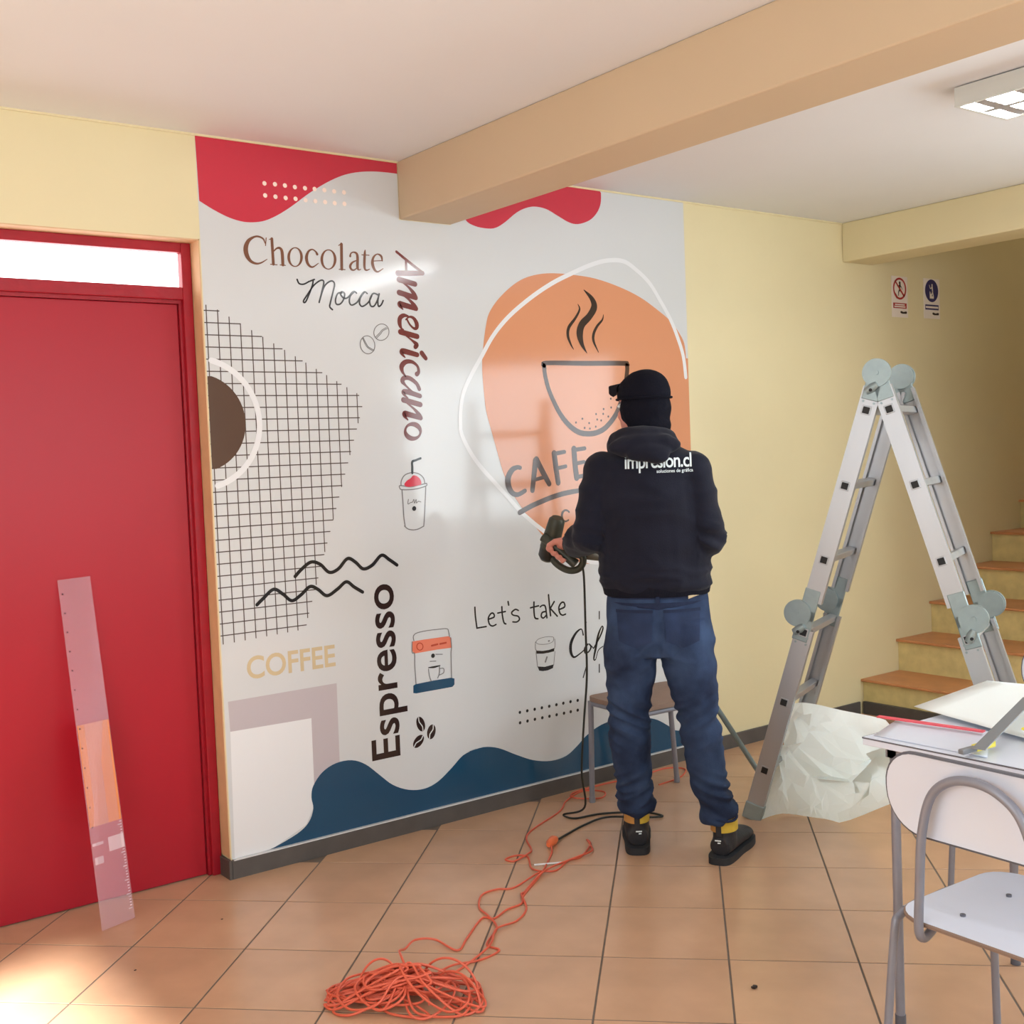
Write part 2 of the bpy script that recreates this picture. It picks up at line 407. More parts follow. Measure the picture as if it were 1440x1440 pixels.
# ------------------------------------------------------------------ mural artwork: part, ink, layer, kind, wall coordinates (0.1 mm: along the wall, height, width)
ART = [
 ["red_wave","m_red",1,"Q",[250,26000,291,23769,793,23513,1370,23289,1898,23193,2373,23222,2789,23334,3288,23587,3798,23920,4392,24363,4842,24666,5447,25022,6058,25298,6673,25466,7294,25555,7843,25583,8303,25588,8340,25588,8340,26000]],
 ["red_wave","m_red",1,"Q",[11220,26000,11220,24708,11470,24108,11921,23899,12479,23849,12955,23911,13447,24182,14051,24620,14554,24860,15057,24970,15660,24925,16264,24704,16877,24480,17402,24446,18053,24663,18503,25028,18741,25457,18784,25909,18639,26089,18639,26000]],
 ["dot","m_cream",3,"D",[2762,24626,82,3170,24638,83,3561,24635,83,3955,24619,83,4362,24623,84,4753,24631,84,5154,24634,85,5560,24630,85,5971,24633,86,2767,24200,82,3167,24195,83,3565,24191,83,3961,24198,84,4361,24192,84,4759,24193,84,5161,24199,85,5560,24199,85,5971,24212,86]],
 ["letter","m_brown",2,"S",[2728,22695,35,2688,22423,35],1],
 ["letter","m_brown",2,"S",[2676,22502,37,2607,22653,61,2431,22719,66,2251,22686,73,2040,22538,127,1926,22295,171,1947,22040,168,2078,21838,119,2278,21757,77,2484,21795,53,2724,21938,26],1],
 ["letter","m_brown",2,"S",[2945,22679,108,2959,21779,108],2],
 ["letter","m_brown",2,"S",[2839,22647,26,2972,22705,42],2],
 ["letter","m_brown",2,"S",[2983,22232,43,3136,22361,64,3267,22357,97,3327,22209,117,3331,21779,116],2],
 ["letter","m_brown",2,"S",[2844,21766,33,3104,21764,33],2],
 ["letter","m_brown",2,"S",[3220,21767,33,3430,21767,33],2],
 ["letter","m_brown",2,"S",[4734,22261,103,4673,22354,63,4540,22417,50,4384,22333,79,4291,22108,123,4344,21870,108,4518,21774,61,4771,21932,27],3],
 ["letter","m_brown",2,"S",[5766,22704,116,5734,21778,116],4],
 ["letter","m_brown",2,"S",[5639,22645,28,5766,22719,44],4],
 ["letter","m_brown",2,"S",[5621,21761,34,5875,21768,34],4],
 ["letter","m_brown",2,"S",[6117,22284,88,6150,22386,52,6261,22443,51,6391,22403,93,6429,22256,113,6409,21881,113,6474,21795,49,6550,21830,28],5],
 ["letter","m_brown",2,"S",[6418,22156,34,6201,22057,68,6097,21911,102,6148,21790,83,6273,21783,56,6410,21891,34],5],
 ["letter","m_brown",2,"S",[6772,22555,39,6747,22403,99,6711,21925,101,6780,21805,67,6939,21855,28],6],
 ["letter","m_brown",2,"S",[6618,22369,35,6936,22376,35],6],
 ["letter","m_brown",2,"S",[7088,22166,34,7501,22214,35],7],
 ["letter","m_brown",2,"S",[7501,22204,55,7463,22378,95,7290,22442,46,7119,22304,86,7066,22074,129,7142,21853,108,7285,21776,63,7527,21912,29],7],
 ["letter","m_brown",2,"C",[4092,22109,107,4074,22003,98,4032,21906,79,3971,21828,58,3897,21775,43,3817,21753,38,3738,21765,47,3669,21808,65,3617,21879,87,3585,21970,102,3578,22073,106,3596,22178,96,3638,22275,78,3698,22353,58,3772,22406,43,3852,22429,38,3931,22418,47,4000,22375,66,4053,22305,88,4085,22213,104],8],
 ["letter","m_brown",2,"C",[5472,22116,111,5452,22005,101,5408,21904,82,5342,21821,60,5261,21766,44,5175,21743,39,5090,21755,48,5015,21800,67,4958,21874,89,4924,21970,106,4916,22078,110,4935,22188,100,4980,22289,81,5045,22372,59,5125,22428,44,5211,22451,39,5297,22440,48,5372,22395,68,5429,22321,91,5464,22225,107],9],
 ["script_lettering","m_black",2,"S",[3872,21285,66,3945,21144,63,4132,21131,57,4354,21240,57,4576,21326,57],10],
 ["script_lettering","m_black",2,"S",[4521,21313,64,4484,21126,63,4330,20778,62,4180,20503,60,4097,20466,63,4102,20548,61,4275,20775,60,4508,21079,59,4736,21262,58,4904,21320,60,4954,21225,66,4874,20952,64,4724,20495,64],10],
 ["script_lettering","m_black",2,"S",[4743,20554,63,4945,21054,62,5149,21261,58,5318,21310,61,5396,21201,67,5326,20927,65,5194,20526,65,5157,20353,68,5263,20254,66],10],
 ["script_lettering","m_black",2,"S",[5689,20896,59,5518,20863,60,5412,20635,66,5442,20464,65,5611,20487,59,5762,20677,64,5800,20877,69,5691,20936,59,5630,20843,69,5763,20702,63,5934,20735,59,6114,20918,60,6231,20974,60,6314,20918,66],10],
 ["script_lettering","m_black",2,"S",[6231,20974,61,6039,20790,64,5993,20564,69,6090,20459,60,6325,20579,61,6510,20838,62,6662,20981,59,6775,20927,65],10],
 ["script_lettering","m_black",2,"S",[6662,20981,63,6478,20761,65,6426,20534,70,6547,20429,59,6816,20602,62,6975,20861,65],10],
 ["script_lettering","m_black",2,"S",[7240,20900,63,7037,20940,60,6879,20706,68,6897,20480,70,7042,20461,61,7199,20670,66,7300,20938,67],10],
 ["script_lettering","m_black",2,"S",[7300,20938,69,7228,20672,70,7247,20470,69,7368,20527,63,7465,20693,66],10],
 ["bean_sketch","m_grey",2,"C",[7639,19411,34,7585,19321,33,7506,19246,31,7409,19195,30,7305,19173,30,7203,19182,31,7113,19220,33,7044,19284,35,7003,19367,35,6993,19462,35,7016,19560,34,7069,19650,32,7147,19724,31,7243,19775,30,7347,19798,30,7450,19791,31,7540,19753,33,7610,19689,35,7652,19605,36,7662,19509,36],901],
 ["bean_sketch","m_grey",2,"S",[7070,19301,26,7254,19458,26,7348,19563,26,7560,19671,25],901],
 ["bean_sketch","m_grey",2,"S",[7097,19251,26,7300,19434,26,7388,19538,26,7606,19637,25],901],
 ["bean_sketch","m_grey",2,"C",[7004,19050,35,7008,18943,35,6980,18841,34,6925,18753,32,6847,18688,31,6754,18653,30,6655,18651,31,6560,18682,32,6478,18742,34,6417,18826,35,6383,18926,35,6380,19032,34,6407,19133,33,6461,19221,32,6539,19286,30,6631,19321,30,6730,19325,31,6825,19295,32,6908,19235,34,6969,19150,35],902],
 ["bean_sketch","m_grey",2,"S",[6515,19259,29,6637,19037,29,6729,18913,28,6973,18792,27],902],
 ["bean_sketch","m_grey",2,"S",[6485,19234,29,6590,19025,29,6687,18887,28,6925,18766,27],902],
 ["letter","m_maroon",2,"S",[8154,22596,105,8750,22209,113,9313,21868,106],11],
 ["letter","m_maroon",2,"S",[8177,21776,227,9312,21846,176],11],
 ["letter","m_maroon",2,"S",[8574,22323,103,8562,21844,103],11],
 ["letter","m_maroon",2,"S",[8216,21537,222,8939,21402,210],12],
 ["letter","m_maroon",2,"S",[8354,21446,60,8637,21264,99,8855,21043,175,8945,20870,194],12],
 ["letter","m_maroon",2,"S",[8919,20880,197,8197,21037,222],12],
 ["letter","m_maroon",2,"S",[8329,20961,59,8613,20799,98,8833,20599,172,8937,20448,192],12],
 ["letter","m_maroon",2,"S",[8911,20458,196,8342,20577,223,8201,20614,199,8197,20526,142,8333,20400,54],12],
 ["letter","m_maroon",2,"S",[8443,20002,55,8612,20119,80,8806,20071,136,8934,19882,179,8926,19715,164,8806,19677,100,8629,19815,78,8508,20004,79],13],
 ["letter","m_maroon",2,"S",[8548,20144,82,8353,20164,160,8185,20047,192,8161,19826,175,8231,19664,93,8325,19617,51],13],
 ["letter","m_maroon",2,"S",[8178,19524,221,8935,19370,209],14],
 ["letter","m_maroon",2,"S",[8412,19393,59,8696,19208,90,8886,19057,192,8835,18961,182],14],
 ["letter","m_maroon",2,"S",[8899,18657,195,8316,18783,220,8198,18764,200,8212,18671,125,8336,18546,53],15],
 ["letter","m_maroon",2,"S",[9114,18728,204,9290,18525,173],16],
 ["letter","m_maroon",2,"S",[8848,17904,191,8932,18000,144,8889,18211,110,8654,18374,141,8360,18370,189,8169,18201,213,8197,17980,126,8331,17816,54],17],
 ["letter","m_maroon",2,"S",[8930,17319,159,8809,17541,153,8523,17734,170,8263,17749,189,8178,17621,191,8313,17456,90,8628,17206,73,8886,17095,86],18],
 ["letter","m_maroon",2,"S",[8950,17050,182,8398,17206,207,8203,17206,195,8230,17095,107,8386,16973,52],18],
 ["letter","m_maroon",2,"S",[8187,16902,221,8946,16715,209],19],
 ["letter","m_maroon",2,"S",[8312,16790,59,8628,16566,97,8848,16341,169,8939,16189,189],19],
 ["letter","m_maroon",2,"S",[8920,16200,195,8355,16346,221,8206,16375,207,8201,16275,140,8343,16124,53],19],
 ["letter","m_maroon",2,"C",[8864,15537,92,8800,15467,98,8712,15417,122,8608,15393,153,8499,15397,181,8395,15427,197,8306,15482,195,8241,15555,173,8207,15640,139,8206,15728,107,8239,15811,91,8301,15881,97,8389,15931,121,8492,15956,152,8601,15953,182,8706,15923,199,8795,15869,197,8861,15796,176,8896,15710,142,8897,15621,109],20],
 ["grid_line","m_grid",1,"S",[6136,16039,38,6136,17144,38],21],
 ["grid_line","m_grid",1,"S",[5722,14852,38,5722,17367,38],22],
 ["grid_line","m_grid",1,"S",[5307,13665,38,5307,17590,38],23],
 ["grid_line","m_grid",1,"S",[4893,12478,38,4893,17814,38],24],
 ["grid_line","m_grid",1,"S",[4479,11291,38,4479,18037,38],25],
 ["grid_line","m_grid",1,"S",[4064,10104,38,4064,18260,38],26],
 ["grid_line","m_grid",1,"S",[3650,8918,38,3650,18483,38],27],
 ["grid_line","m_grid",1,"S",[3236,8507,38,3236,18706,38],28],
 ["grid_line","m_grid",1,"S",[2821,8487,38,2821,18930,38],29],
 ["grid_line","m_grid",1,"S",[2407,8467,38,2407,19153,38],30],
 ["grid_line","m_grid",1,"S",[1993,8447,38,1993,19376,38],31],
 ["grid_line","m_grid",1,"S",[1578,8427,38,1578,19599,38],32],
 ["grid_line","m_grid",1,"S",[1164,8406,38,1164,19822,38],33],
 ["grid_line","m_grid",1,"S",[750,8386,38,750,20046,38],34],
 ["grid_line","m_grid",1,"S",[335,8366,38,335,20198,38],35],
 ["grid_line","m_grid",1,"S",[260,20017,38,803,20017,38],36],
 ["grid_line","m_grid",1,"S",[260,19597,38,1583,19597,38],37],
 ["grid_line","m_grid",1,"S",[260,19176,38,2364,19176,38],38],
 ["grid_line","m_grid",1,"S",[260,18755,38,3145,18755,38],39],
 ["grid_line","m_grid",1,"S",[260,18335,38,3926,18335,38],40],
 ["grid_line","m_grid",1,"S",[260,17914,38,4707,17914,38],41],
 ["grid_line","m_grid",1,"S",[260,17493,38,5487,17493,38],42],
 ["grid_line","m_grid",1,"S",[260,17073,38,6219,17073,38],43],
 ["grid_line","m_grid",1,"S",[260,16652,38,6331,16652,38],44],
 ["grid_line","m_grid",1,"S",[260,16232,38,6203,16232,38],45],
 ["grid_line","m_grid",1,"S",[260,15811,38,6056,15811,38],46],
 ["grid_line","m_grid",1,"S",[260,15390,38,5909,15390,38],47],
 ["grid_line","m_grid",1,"S",[260,14970,38,5763,14970,38],48],
 ["grid_line","m_grid",1,"S",[260,14549,38,5616,14549,38],49],
 ["grid_line","m_grid",1,"S",[260,14128,38,5469,14128,38],50],
 ["grid_line","m_grid",1,"S",[260,13708,38,5322,13708,38],51],
 ["grid_line","m_grid",1,"S",[260,13287,38,5175,13287,38],52],
 ["grid_line","m_grid",1,"S",[260,12866,38,5028,12866,38],53],
 ["grid_line","m_grid",1,"S",[260,12446,38,4882,12446,38],54],
 ["grid_line","m_grid",1,"S",[260,12025,38,4735,12025,38],55],
 ["grid_line","m_grid",1,"S",[260,11605,38,4588,11605,38],56],
 ["grid_line","m_grid",1,"S",[260,11184,38,4441,11184,38],57],
 ["grid_line","m_grid",1,"S",[260,10763,38,4294,10763,38],58],
 ["grid_line","m_grid",1,"S",[260,10343,38,4147,10343,38],59],
 ["grid_line","m_grid",1,"S",[260,9922,38,4001,9922,38],60],
 ["grid_line","m_grid",1,"S",[260,9501,38,3854,9501,38],61],
 ["grid_line","m_grid",1,"S",[260,9081,38,3707,9081,38],62],
 ["grid_line","m_grid",1,"S",[260,8660,38,3582,8660,38],63],
 ["brown_disc","m_disc",3,"Q",[255,14518,405,14518,554,14573,697,14641,832,14723,960,14817,1078,14922,1186,15039,1283,15164,1367,15298,1438,15440,1496,15587,1540,15739,1570,15895,1585,16053,1585,16211,1570,16369,1540,16525,1496,16677,1438,16825,1367,16966,1283,17100,1186,17226,1078,17342,960,17447,832,17541,697,17623,554,17692,405,17747,255,17747]],
 ["white_ring","m_white",4,"S",[426,13930,210,598,13982,210,765,14048,210,927,14126,210,1082,14218,210,1229,14321,210,1368,14436,210,1496,14561,210,1615,14697,210,1722,14841,210,1817,14993,210,1900,15153,210,1970,15319,210,2027,15489,210,2069,15664,210,2098,15842,210,2112,16021,210,2112,16201,210,2098,16380,210,2069,16558,210,2027,16732,210,1970,16903,210,1900,17069,210,1817,17228,210,1722,17381,210,1615,17525,210,1496,17661,210,1368,17786,210,1229,17901,210,1082,18004,210,927,18095,210,765,18174,210,598,18240,210,426,18292,210]],
 ["wavy_line","m_black",4,"S",[3220,10487,134,3508,10736,133,3889,10954,127,4257,10838,128,4617,10509,127,5003,10602,135,5407,10952,132,5739,10795,131,6068,10507,129,6471,10619,139,6889,10958,133,7233,10754,135,7559,10523,136],64],
 ["wavy_line","m_black",4,"S",[1673,9611,130,1929,9813,130,2343,10099,125,2691,9899,124,3038,9613,124,3412,9783,132,3796,10055,128,4115,9922,127,4477,9647,127,4916,9841,135,5314,10085,129,5642,9855,131,5993,9629,131],65],
 ["mauve_frame","m_mauve",1,"Q",[401,6307,4714,6328,4687,3213,3590,2571,3606,5188,429,5233]],
 ["pale_panel","m_white",1,"Q",[429,5233,3606,5188,3590,2571,3504,1821,3197,1292,1892,747,350,577]],
 ["blue_wave","m_blue",2,"Q",[1087,588,1892,747,2814,1038,3293,1355,3504,1821,3452,2258,3548,2665,3946,3098,4529,3329,5206,3313,5783,3046,6357,2538,6940,2021,7647,1680,8380,1575,9033,1736,9709,2155,10283,2556,10967,2710,10544,2644,11306,2701,12071,2516,12953,2079,13857,1677,14792,1472,15639,1530,16268,1844,16782,2184,17424,2458,18070,2591,18850,2606,19641,2553,20442,2389,21117,2176,21795,1787,22205,1512,22941,1384,23840,1384,23840,680,887,680]],
 ["orange_blob","m_orange",2,"Q",[23840,18789,23717,18789,23625,19483,23281,19994,22757,20494,21944,20975,20915,21478,19681,21873,18259,22163,16981,22248,15941,22249,15123,22159,14313,21932,13609,21543,12906,20970,12451,20415,12264,19875,12104,19110,12001,18348,12021,17434,12114,16441,12352,15572,12589,14764,12853,13904,13262,13075,13633,12534,14011,12033,14561,11400,15124,10850,15933,10226,17139,9745,19083,9656,21292,10120,23501,12285,23840,12285]],
 ["white_loop","m_white",3,"S",[23654,17916,205,23536,18872,205,23208,19732,204,22761,20580,202,22141,21410,201,21526,22142,199,20740,22685,197,19959,23026,195,18954,22983,193,17961,22713,191,16984,22329,189,15922,21867,187,14880,21299,185,13857,20628,182,13149,20060,181,12545,19427,180,11987,18651,179,11437,17886,178,11035,17204,177,10842,16452,177,10812,15851,177,10817,15646,177,10982,15227,177,11353,14624,178,11813,14078,179,12284,13614,181,12760,13145,182,13242,12669,183,13676,12235,184,14230,11790,185,14795,11383,187,15253,11073,188,15953,10646,190,17414,9800,193,19517,9779,198]],
 ["steam_wisp","m_dark",4,"S",[17588,21630,39,18002,21294,227,18147,20934,341,17857,20515,315,17410,20133,342,17263,19724,361,17370,19282,210,17631,18906,31],66],
 ["steam_wisp","m_dark",4,"S",[17217,20998,32,17302,20776,93,17051,20403,121,16663,19986,154,16593,19623,147,16734,19265,93,16882,19052,30],67],
 ["steam_wisp","m_dark",4,"S",[18667,20605,32,18590,20380,87,18270,20082,124,18059,19748,146,18044,19421,130,18305,18953,32],68],
 ["cup_drawing","m_cup",4,"S",[15221,18318,183,15349,18438,185,17545,18457,212,19806,18492,218,19971,18386,236,19929,17967,232,19712,17213,225,19254,16297,239,18613,15683,240,18053,15445,240,17509,15398,234,16978,15490,244,16464,15799,240,15967,16328,228,15492,17169,208,15269,17843,211,15221,18318,212],69],
 ["speckle","m_cup",4,"D",[18926,16922,50,18484,16469,50,18930,16532,50,18036,16251,49,18452,16255,50,18745,16136,50,17239,16056,49,18090,16012,49,18318,15968,49,16870,15898,49,17617,15863,49,17349,15655,49,17649,15625,49,17989,15701,49]],
 ["arc_line","m_cup",4,"S",[13628,12193,219,14261,12429,220,14853,12603,219,15453,12756,218,16120,12875,218,16857,12942,207,17667,12973,208,18554,12945,210,19587,12807,214,20507,12614,217],70],
 ["letter","m_cup",4,"S",[13736,14059,178,13566,14079,190,13306,13976,244,13094,13669,281,13104,13308,279,13288,13028,226,13568,12946,199,13947,13086,186],71],
 ["letter","m_cup",4,"S",[14339,13089,239,14496,13930,266,14574,14339,279],72],
 ["letter","m_cup",4,"S",[14617,14384,255,14914,13868,267,15254,13322,242],72],
 ["letter","m_cup",4,"S",[14459,13519,160,15109,13629,161],72],
 ["letter","m_cup",4,"S",[15750,13346,260,15661,13977,274,15589,14606,274],73],
 ["letter","m_cup",4,"S",[15570,14584,182,16162,14650,172],73],
 ["letter","m_cup",4,"S",[15690,13953,162,16205,14027,163],73],
 ["letter","m_cup",4,"S",[16791,13511,281,16728,14125,281,16697,14761,281],74],
 ["letter","m_cup",4,"S",[16664,14715,184,17314,14767,174],74],
 ["letter","m_cup",4,"S",[16728,14125,163,17255,14178,164],74],
 ["letter","m_cup",4,"S",[16762,13536,185,17415,13603,176],74],
 ["letter","m_cup",4,"S",[16299,12053,77,16206,12122,78,16062,12137,86,15934,12049,109,15886,11893,115,15940,11730,95,16081,11663,77,16249,11710,73],75],
 ["letter","m_black",2,"S",[11153,8478,77,11161,8117,77,11214,7622,76],76],
 ["letter","m_black",2,"S",[11214,7622,64,11683,7630,65],76],
 ["letter","m_black",2,"S",[11802,7915,67,12094,7976,74,12075,8120,69,11944,8135,72,11804,7958,79,11844,7717,72,11997,7613,64,12184,7656,67],77],
 ["letter","m_black",2,"S",[12511,8351,80,12521,8005,79,12586,7695,75,12689,7617,67],78],
 ["letter","m_black",2,"S",[12287,8117,65,12688,8137,66],78],
 ["letter","m_black",2,"S",[12841,8532,79,12867,8390,79],79],
 ["letter","m_black",2,"S",[13362,8105,65,13202,8167,67,13007,8058,80,13082,7941,66,13323,7870,67,13398,7730,82,13257,7638,68,13042,7663,65],80],
 ["letter","m_black",2,"S",[14200,8365,83,14182,7992,83,14224,7701,76,14388,7638,66],81],
 ["letter","m_black",2,"S",[13996,8145,67,14443,8184,67],81],
 ["letter","m_black",2,"S",[14524,8131,71,14667,8182,66,14804,8100,80,14866,7627,83],82],
 ["letter","m_black",2,"S",[14811,7900,68,14624,7876,76,14561,7729,82,14669,7636,67,14843,7741,76],82],
 ["letter","m_black",2,"S",[14997,8591,84,15031,8120,84,15068,7693,84],83],
 ["letter","m_black",2,"S",[15295,8270,82,15066,8005,81],83],
 ["letter","m_black",2,"S",[15066,8005,73,15436,7629,73],83],
 ["letter","m_black",2,"S",[15564,7905,71,15856,7985,81,15836,8167,76,15692,8183,76,15540,7998,86,15585,7746,79,15724,7641,67,15899,7666,70],84],
 ["script_lettering","m_black",2,"S",[16848,6647,78,16754,6909,54,16453,6787,109,16160,6416,152,16112,6015,148,16274,5744,90,16633,5855,61,16938,6020,52],85],
 ["script_lettering","m_black",2,"S",[17096,6205,78,16909,6046,95,16929,5838,76,17140,5879,76,17269,6068,84,17156,6220,56,17415,5980,49],85],
 ["script_lettering","m_black",2,"S",[17415,5980,58,17800,6437,83,17998,6782,86,17930,6883,56,17713,6540,109,17535,5964,122,17406,5522,84,17512,5484,47,17681,5853,47,17962,6001,42],85],
 ["accent_stroke","m_black",2,"S",[16957,7318,53,17052,7170,53],86],
 ["accent_stroke","m_black",2,"S",[17822,7563,61,17807,7243,61],87],
 ["accent_stroke","m_black",2,"S",[16961,5239,60,16761,4787,60],88],
 ["accent_stroke","m_black",2,"S",[17712,5226,61,17696,4882,61],89],
 ["takeaway_cup_sketch","m_grey",2,"S",[14213,6664,26,14375,6777,24,14771,6816,22,15137,6770,22,15190,6674,29,15098,6551,24,14756,6506,22,14364,6557,22,14213,6664,23],90],
 ["takeaway_cup_sketch","m_grey",2,"S",[14191,6667,28,14178,6404,27,14240,6307,25],90],
 ["takeaway_cup_sketch","m_grey",2,"S",[15247,6667,28,15251,6398,29,15197,6226,29],90],
 ["takeaway_cup_sketch","m_grey",2,"S",[14208,6223,27,14262,5596,28],90],
 ["takeaway_cup_sketch","m_grey",2,"S",[15238,6131,29,15137,5562,29],90],
 ["takeaway_cup_band","m_black",2,"Q",[14212,6302,14574,6241,14913,6241,15200,6279,15193,6146,14907,6121,14568,6122,14234,6166]],
 ["takeaway_cup_band","m_black",2,"Q",[14263,5618,14653,5550,15138,5584,15091,5434,14815,5375,14532,5380,14338,5430]],
 ["takeaway_cup_sketch","m_grey",2,"S",[14692,5758,79,14785,5946,79],91],
 ["takeaway_cup_sketch","m_grey",2,"S",[14903,6621,64,14948,6624,64],91],
 ["dot","m_black",2,"D",[13232,3824,68,13624,3825,69,14019,3825,69,14407,3827,69,14810,3828,70,15205,3830,70,15591,3835,70,15993,3837,71,16399,3830,71,13222,3384,69,13614,3392,69,14010,3399,69,14410,3398,70,14801,3398,70,15196,3398,70,15607,3396,71,15985,3401,71,16379,3403,71]],
 ["frappe_cup_sketch","m_grey",2,"S",[7937,13423,47,7956,12922,47,7970,12346,47,8011,12005,47],92],
 ["frappe_cup_sketch","m_grey",2,"S",[9035,13470,48,8974,12865,48,8917,12337,48,8868,11960,48],92],
 ["frappe_cup_sketch","m_grey",2,"S",[7982,12007,42,8137,11883,41,8371,11830,40,8609,11851,41,8868,11947,42],92],
 ["frappe_cup_sketch","m_grey",2,"S",[7826,13528,44,7894,13437,40,8186,13410,40,8629,13427,40,9052,13520,42,9086,13594,47],92],
 ["frappe_cup_sketch","m_grey",2,"S",[7826,13528,44,7873,13588,40,8338,13516,40,8696,13562,41,9087,13620,41],92],
 ["frappe_cup_sketch","m_grey",2,"S",[7903,13599,46,7926,13772,46,8067,13966,43,8307,14056,40,8543,14059,40,8777,13987,42,8948,13828,46,8997,13624,47],92],
 ["frappe_cup_sketch","m_grey",2,"S",[8210,13033,35,8181,12859,33,8307,12903,31,8396,12923,33,8461,13020,31,8482,12868,30,8564,13014,30,8572,12875,32,8664,12933,30,8781,12901,31],93],
 ["straw_sketch","m_black",3,"S",[8439,14051,100,8450,14276,100,8461,14489,96,8627,14546,87,8853,14614,87],94],
 ["red_slush","m_red",3,"P",[8050,13617,8174,13761,8355,13854,8479,13961,8654,13916,8796,13784,8832,13606,8636,13552,8221,13521]],
 ["cup_bean","m_black",3,"D",[8457,12663,95]],
 ["machine_panel","m_salmon",2,"Q",[8112,7467,8594,7476,9801,7467,9953,7364,9920,6985,9268,6999,8156,6981,8094,7107]],
 ["machine_base","m_blue",2,"Q",[8065,5729,8177,5771,8982,5793,9860,5783,10015,5724,10003,5486,9899,5405,8186,5405,8051,5438]],
 ["machine_sketch","m_grey",3,"S",[8182,7493,38,8163,7659,39,8306,7770,34,8749,7810,33,9308,7801,33,9745,7772,33,9824,7643,38,9857,7448,39],95],
 ["machine_sketch","m_grey",3,"S",[8098,7457,38,8077,7039,37,8183,6978,37,8172,6487,38,8192,5792,38],95],
 ["machine_sketch","m_grey",3,"S",[9912,7393,40,9936,7007,40,9893,6725,40,9875,5793,40],95],
 ["machine_sketch","m_grey",3,"S",[8797,6281,38,8826,6017,38,8898,5793,37],95],
 ["machine_sketch","m_grey",3,"S",[9318,6326,39,9304,6043,40,9211,5866,40],95],
 ["machine_sketch","m_grey",3,"S",[9342,6228,33,9510,6204,35,9502,6038,39,9301,5972,36],95],
 ["machine_sketch","m_grey",3,"S",[8882,6577,33,9161,6550,33],95],
 ["machine_sketch","m_grey",3,"S",[9174,6821,33,9483,6780,33],95],
 ["machine_sketch","m_black",3,"S",[8800,6340,33,9065,6326,81,9348,6346,39],96],
 ["machine_sketch","m_black",3,"D",[9038,6781,89]],
 ["machine_sketch","m_rust",3,"C",[8586,7206,39,8577,7164,39,8554,7127,38,8521,7101,36,8480,7086,34,8436,7085,33,8392,7097,32,8354,7123,33,8324,7158,35,8306,7199,37,8301,7243,38,8310,7286,39,8332,7322,38,8365,7349,36,8406,7364,34,8450,7365,33,8494,7352,33,8533,7327,34,8563,7292,35,8581,7251,37],97],
 ["machine_sketch","m_rust",3,"S",[8996,7188,72,9278,7211,72],98],
 ["machine_sketch","m_rust",3,"S",[9391,7209,72,9675,7220,72],98],
 ["coffee_bean","m_dark",2,"P",[8519,4171,8532,4078,8525,3992,8499,3924,8456,3879,8402,3861,8340,3874,8278,3914,8220,3979,8174,4061,8143,4153,8131,4246,8137,4331,8163,4399,8205,4444,8260,4462,8321,4450,8384,4410,8441,4346,8488,4264]],
 ["coffee_bean","m_paper",3,"S",[8245,4431,44,8256,4280,42,8331,4162,40,8406,4044,43,8416,3893,44],99],
 ["coffee_bean","m_dark",2,"P",[8999,3704,8964,3621,8914,3552,8853,3505,8789,3484,8726,3491,8672,3525,8632,3583,8609,3660,8605,3747,8622,3836,8657,3918,8707,3987,8767,4034,8832,4055,8894,4049,8949,4015,8990,3957,9013,3881,9016,3793]],
 ["coffee_bean","m_paper",3,"S",[8908,4014,46,8891,3865,47,8810,3770,46,8730,3675,47,8713,3527,46],100],
 ["coffee_bean","m_dark",2,"P",[8347,3377,8276,3318,8196,3278,8117,3258,8045,3263,7988,3290,7951,3337,7938,3400,7949,3473,7985,3548,8041,3618,8112,3677,8191,3718,8271,3737,8343,3733,8401,3706,8438,3659,8452,3596,8440,3523,8404,3447]],
 ["coffee_bean","m_paper",3,"S",[8398,3672,46,8315,3551,45,8194,3498,43,8073,3444,45,7991,3324,46],101],
]

# ------------------------------------------------------------------ room shell
CEIL = 2.605
def structure(name, mb, m, parent=None, **k):
    o = mb.build(name, m, parent, **k)
    if parent is None: o['kind'] = 'structure'
    return o

# floor: grout bed with every tile laid at 45 degrees as its own piece
floor = structure('floor', MB().box(-2.5, 3.9, -5.7, 0.3, -0.05, -0.0016), 'grout')
TA, TB = 0.3765, 0.3605
A0, B0 = -0.183, -0.2825
def tile_poly(ia, ib, g=0.0028):
    a0, a1 = A0 + ia * TA + g, A0 + (ia + 1) * TA - g
    b0, b1 = B0 + ib * TB + g, B0 + (ib + 1) * TB - g
    return [((a - b) / sqrt(2), (a + b) / sqrt(2)) for a, b in ((a0, b0), (a0, b1), (a1, b1), (a1, b0))]
tmesh = None
tiles = []
for ia in range(-14, 12):
    for ib in range(-14, 12):
        p = tile_poly(ia, ib)
        cx = sum(q[0] for q in p) / 4; cy = sum(q[1] for q in p) / 4
        if not (-2.3 < cx < 3.75 and -4.9 < cy < 0.22): continue
        if cy > -0.0 and not (-1.1 < cx < 0.2) and cy > 0.05: continue
        d = (cx + 1.595) * 0.6 + (cy + 3.896) * 0.8
        if d < 0.3: continue
        tiles.append((ia, ib, cx, cy))
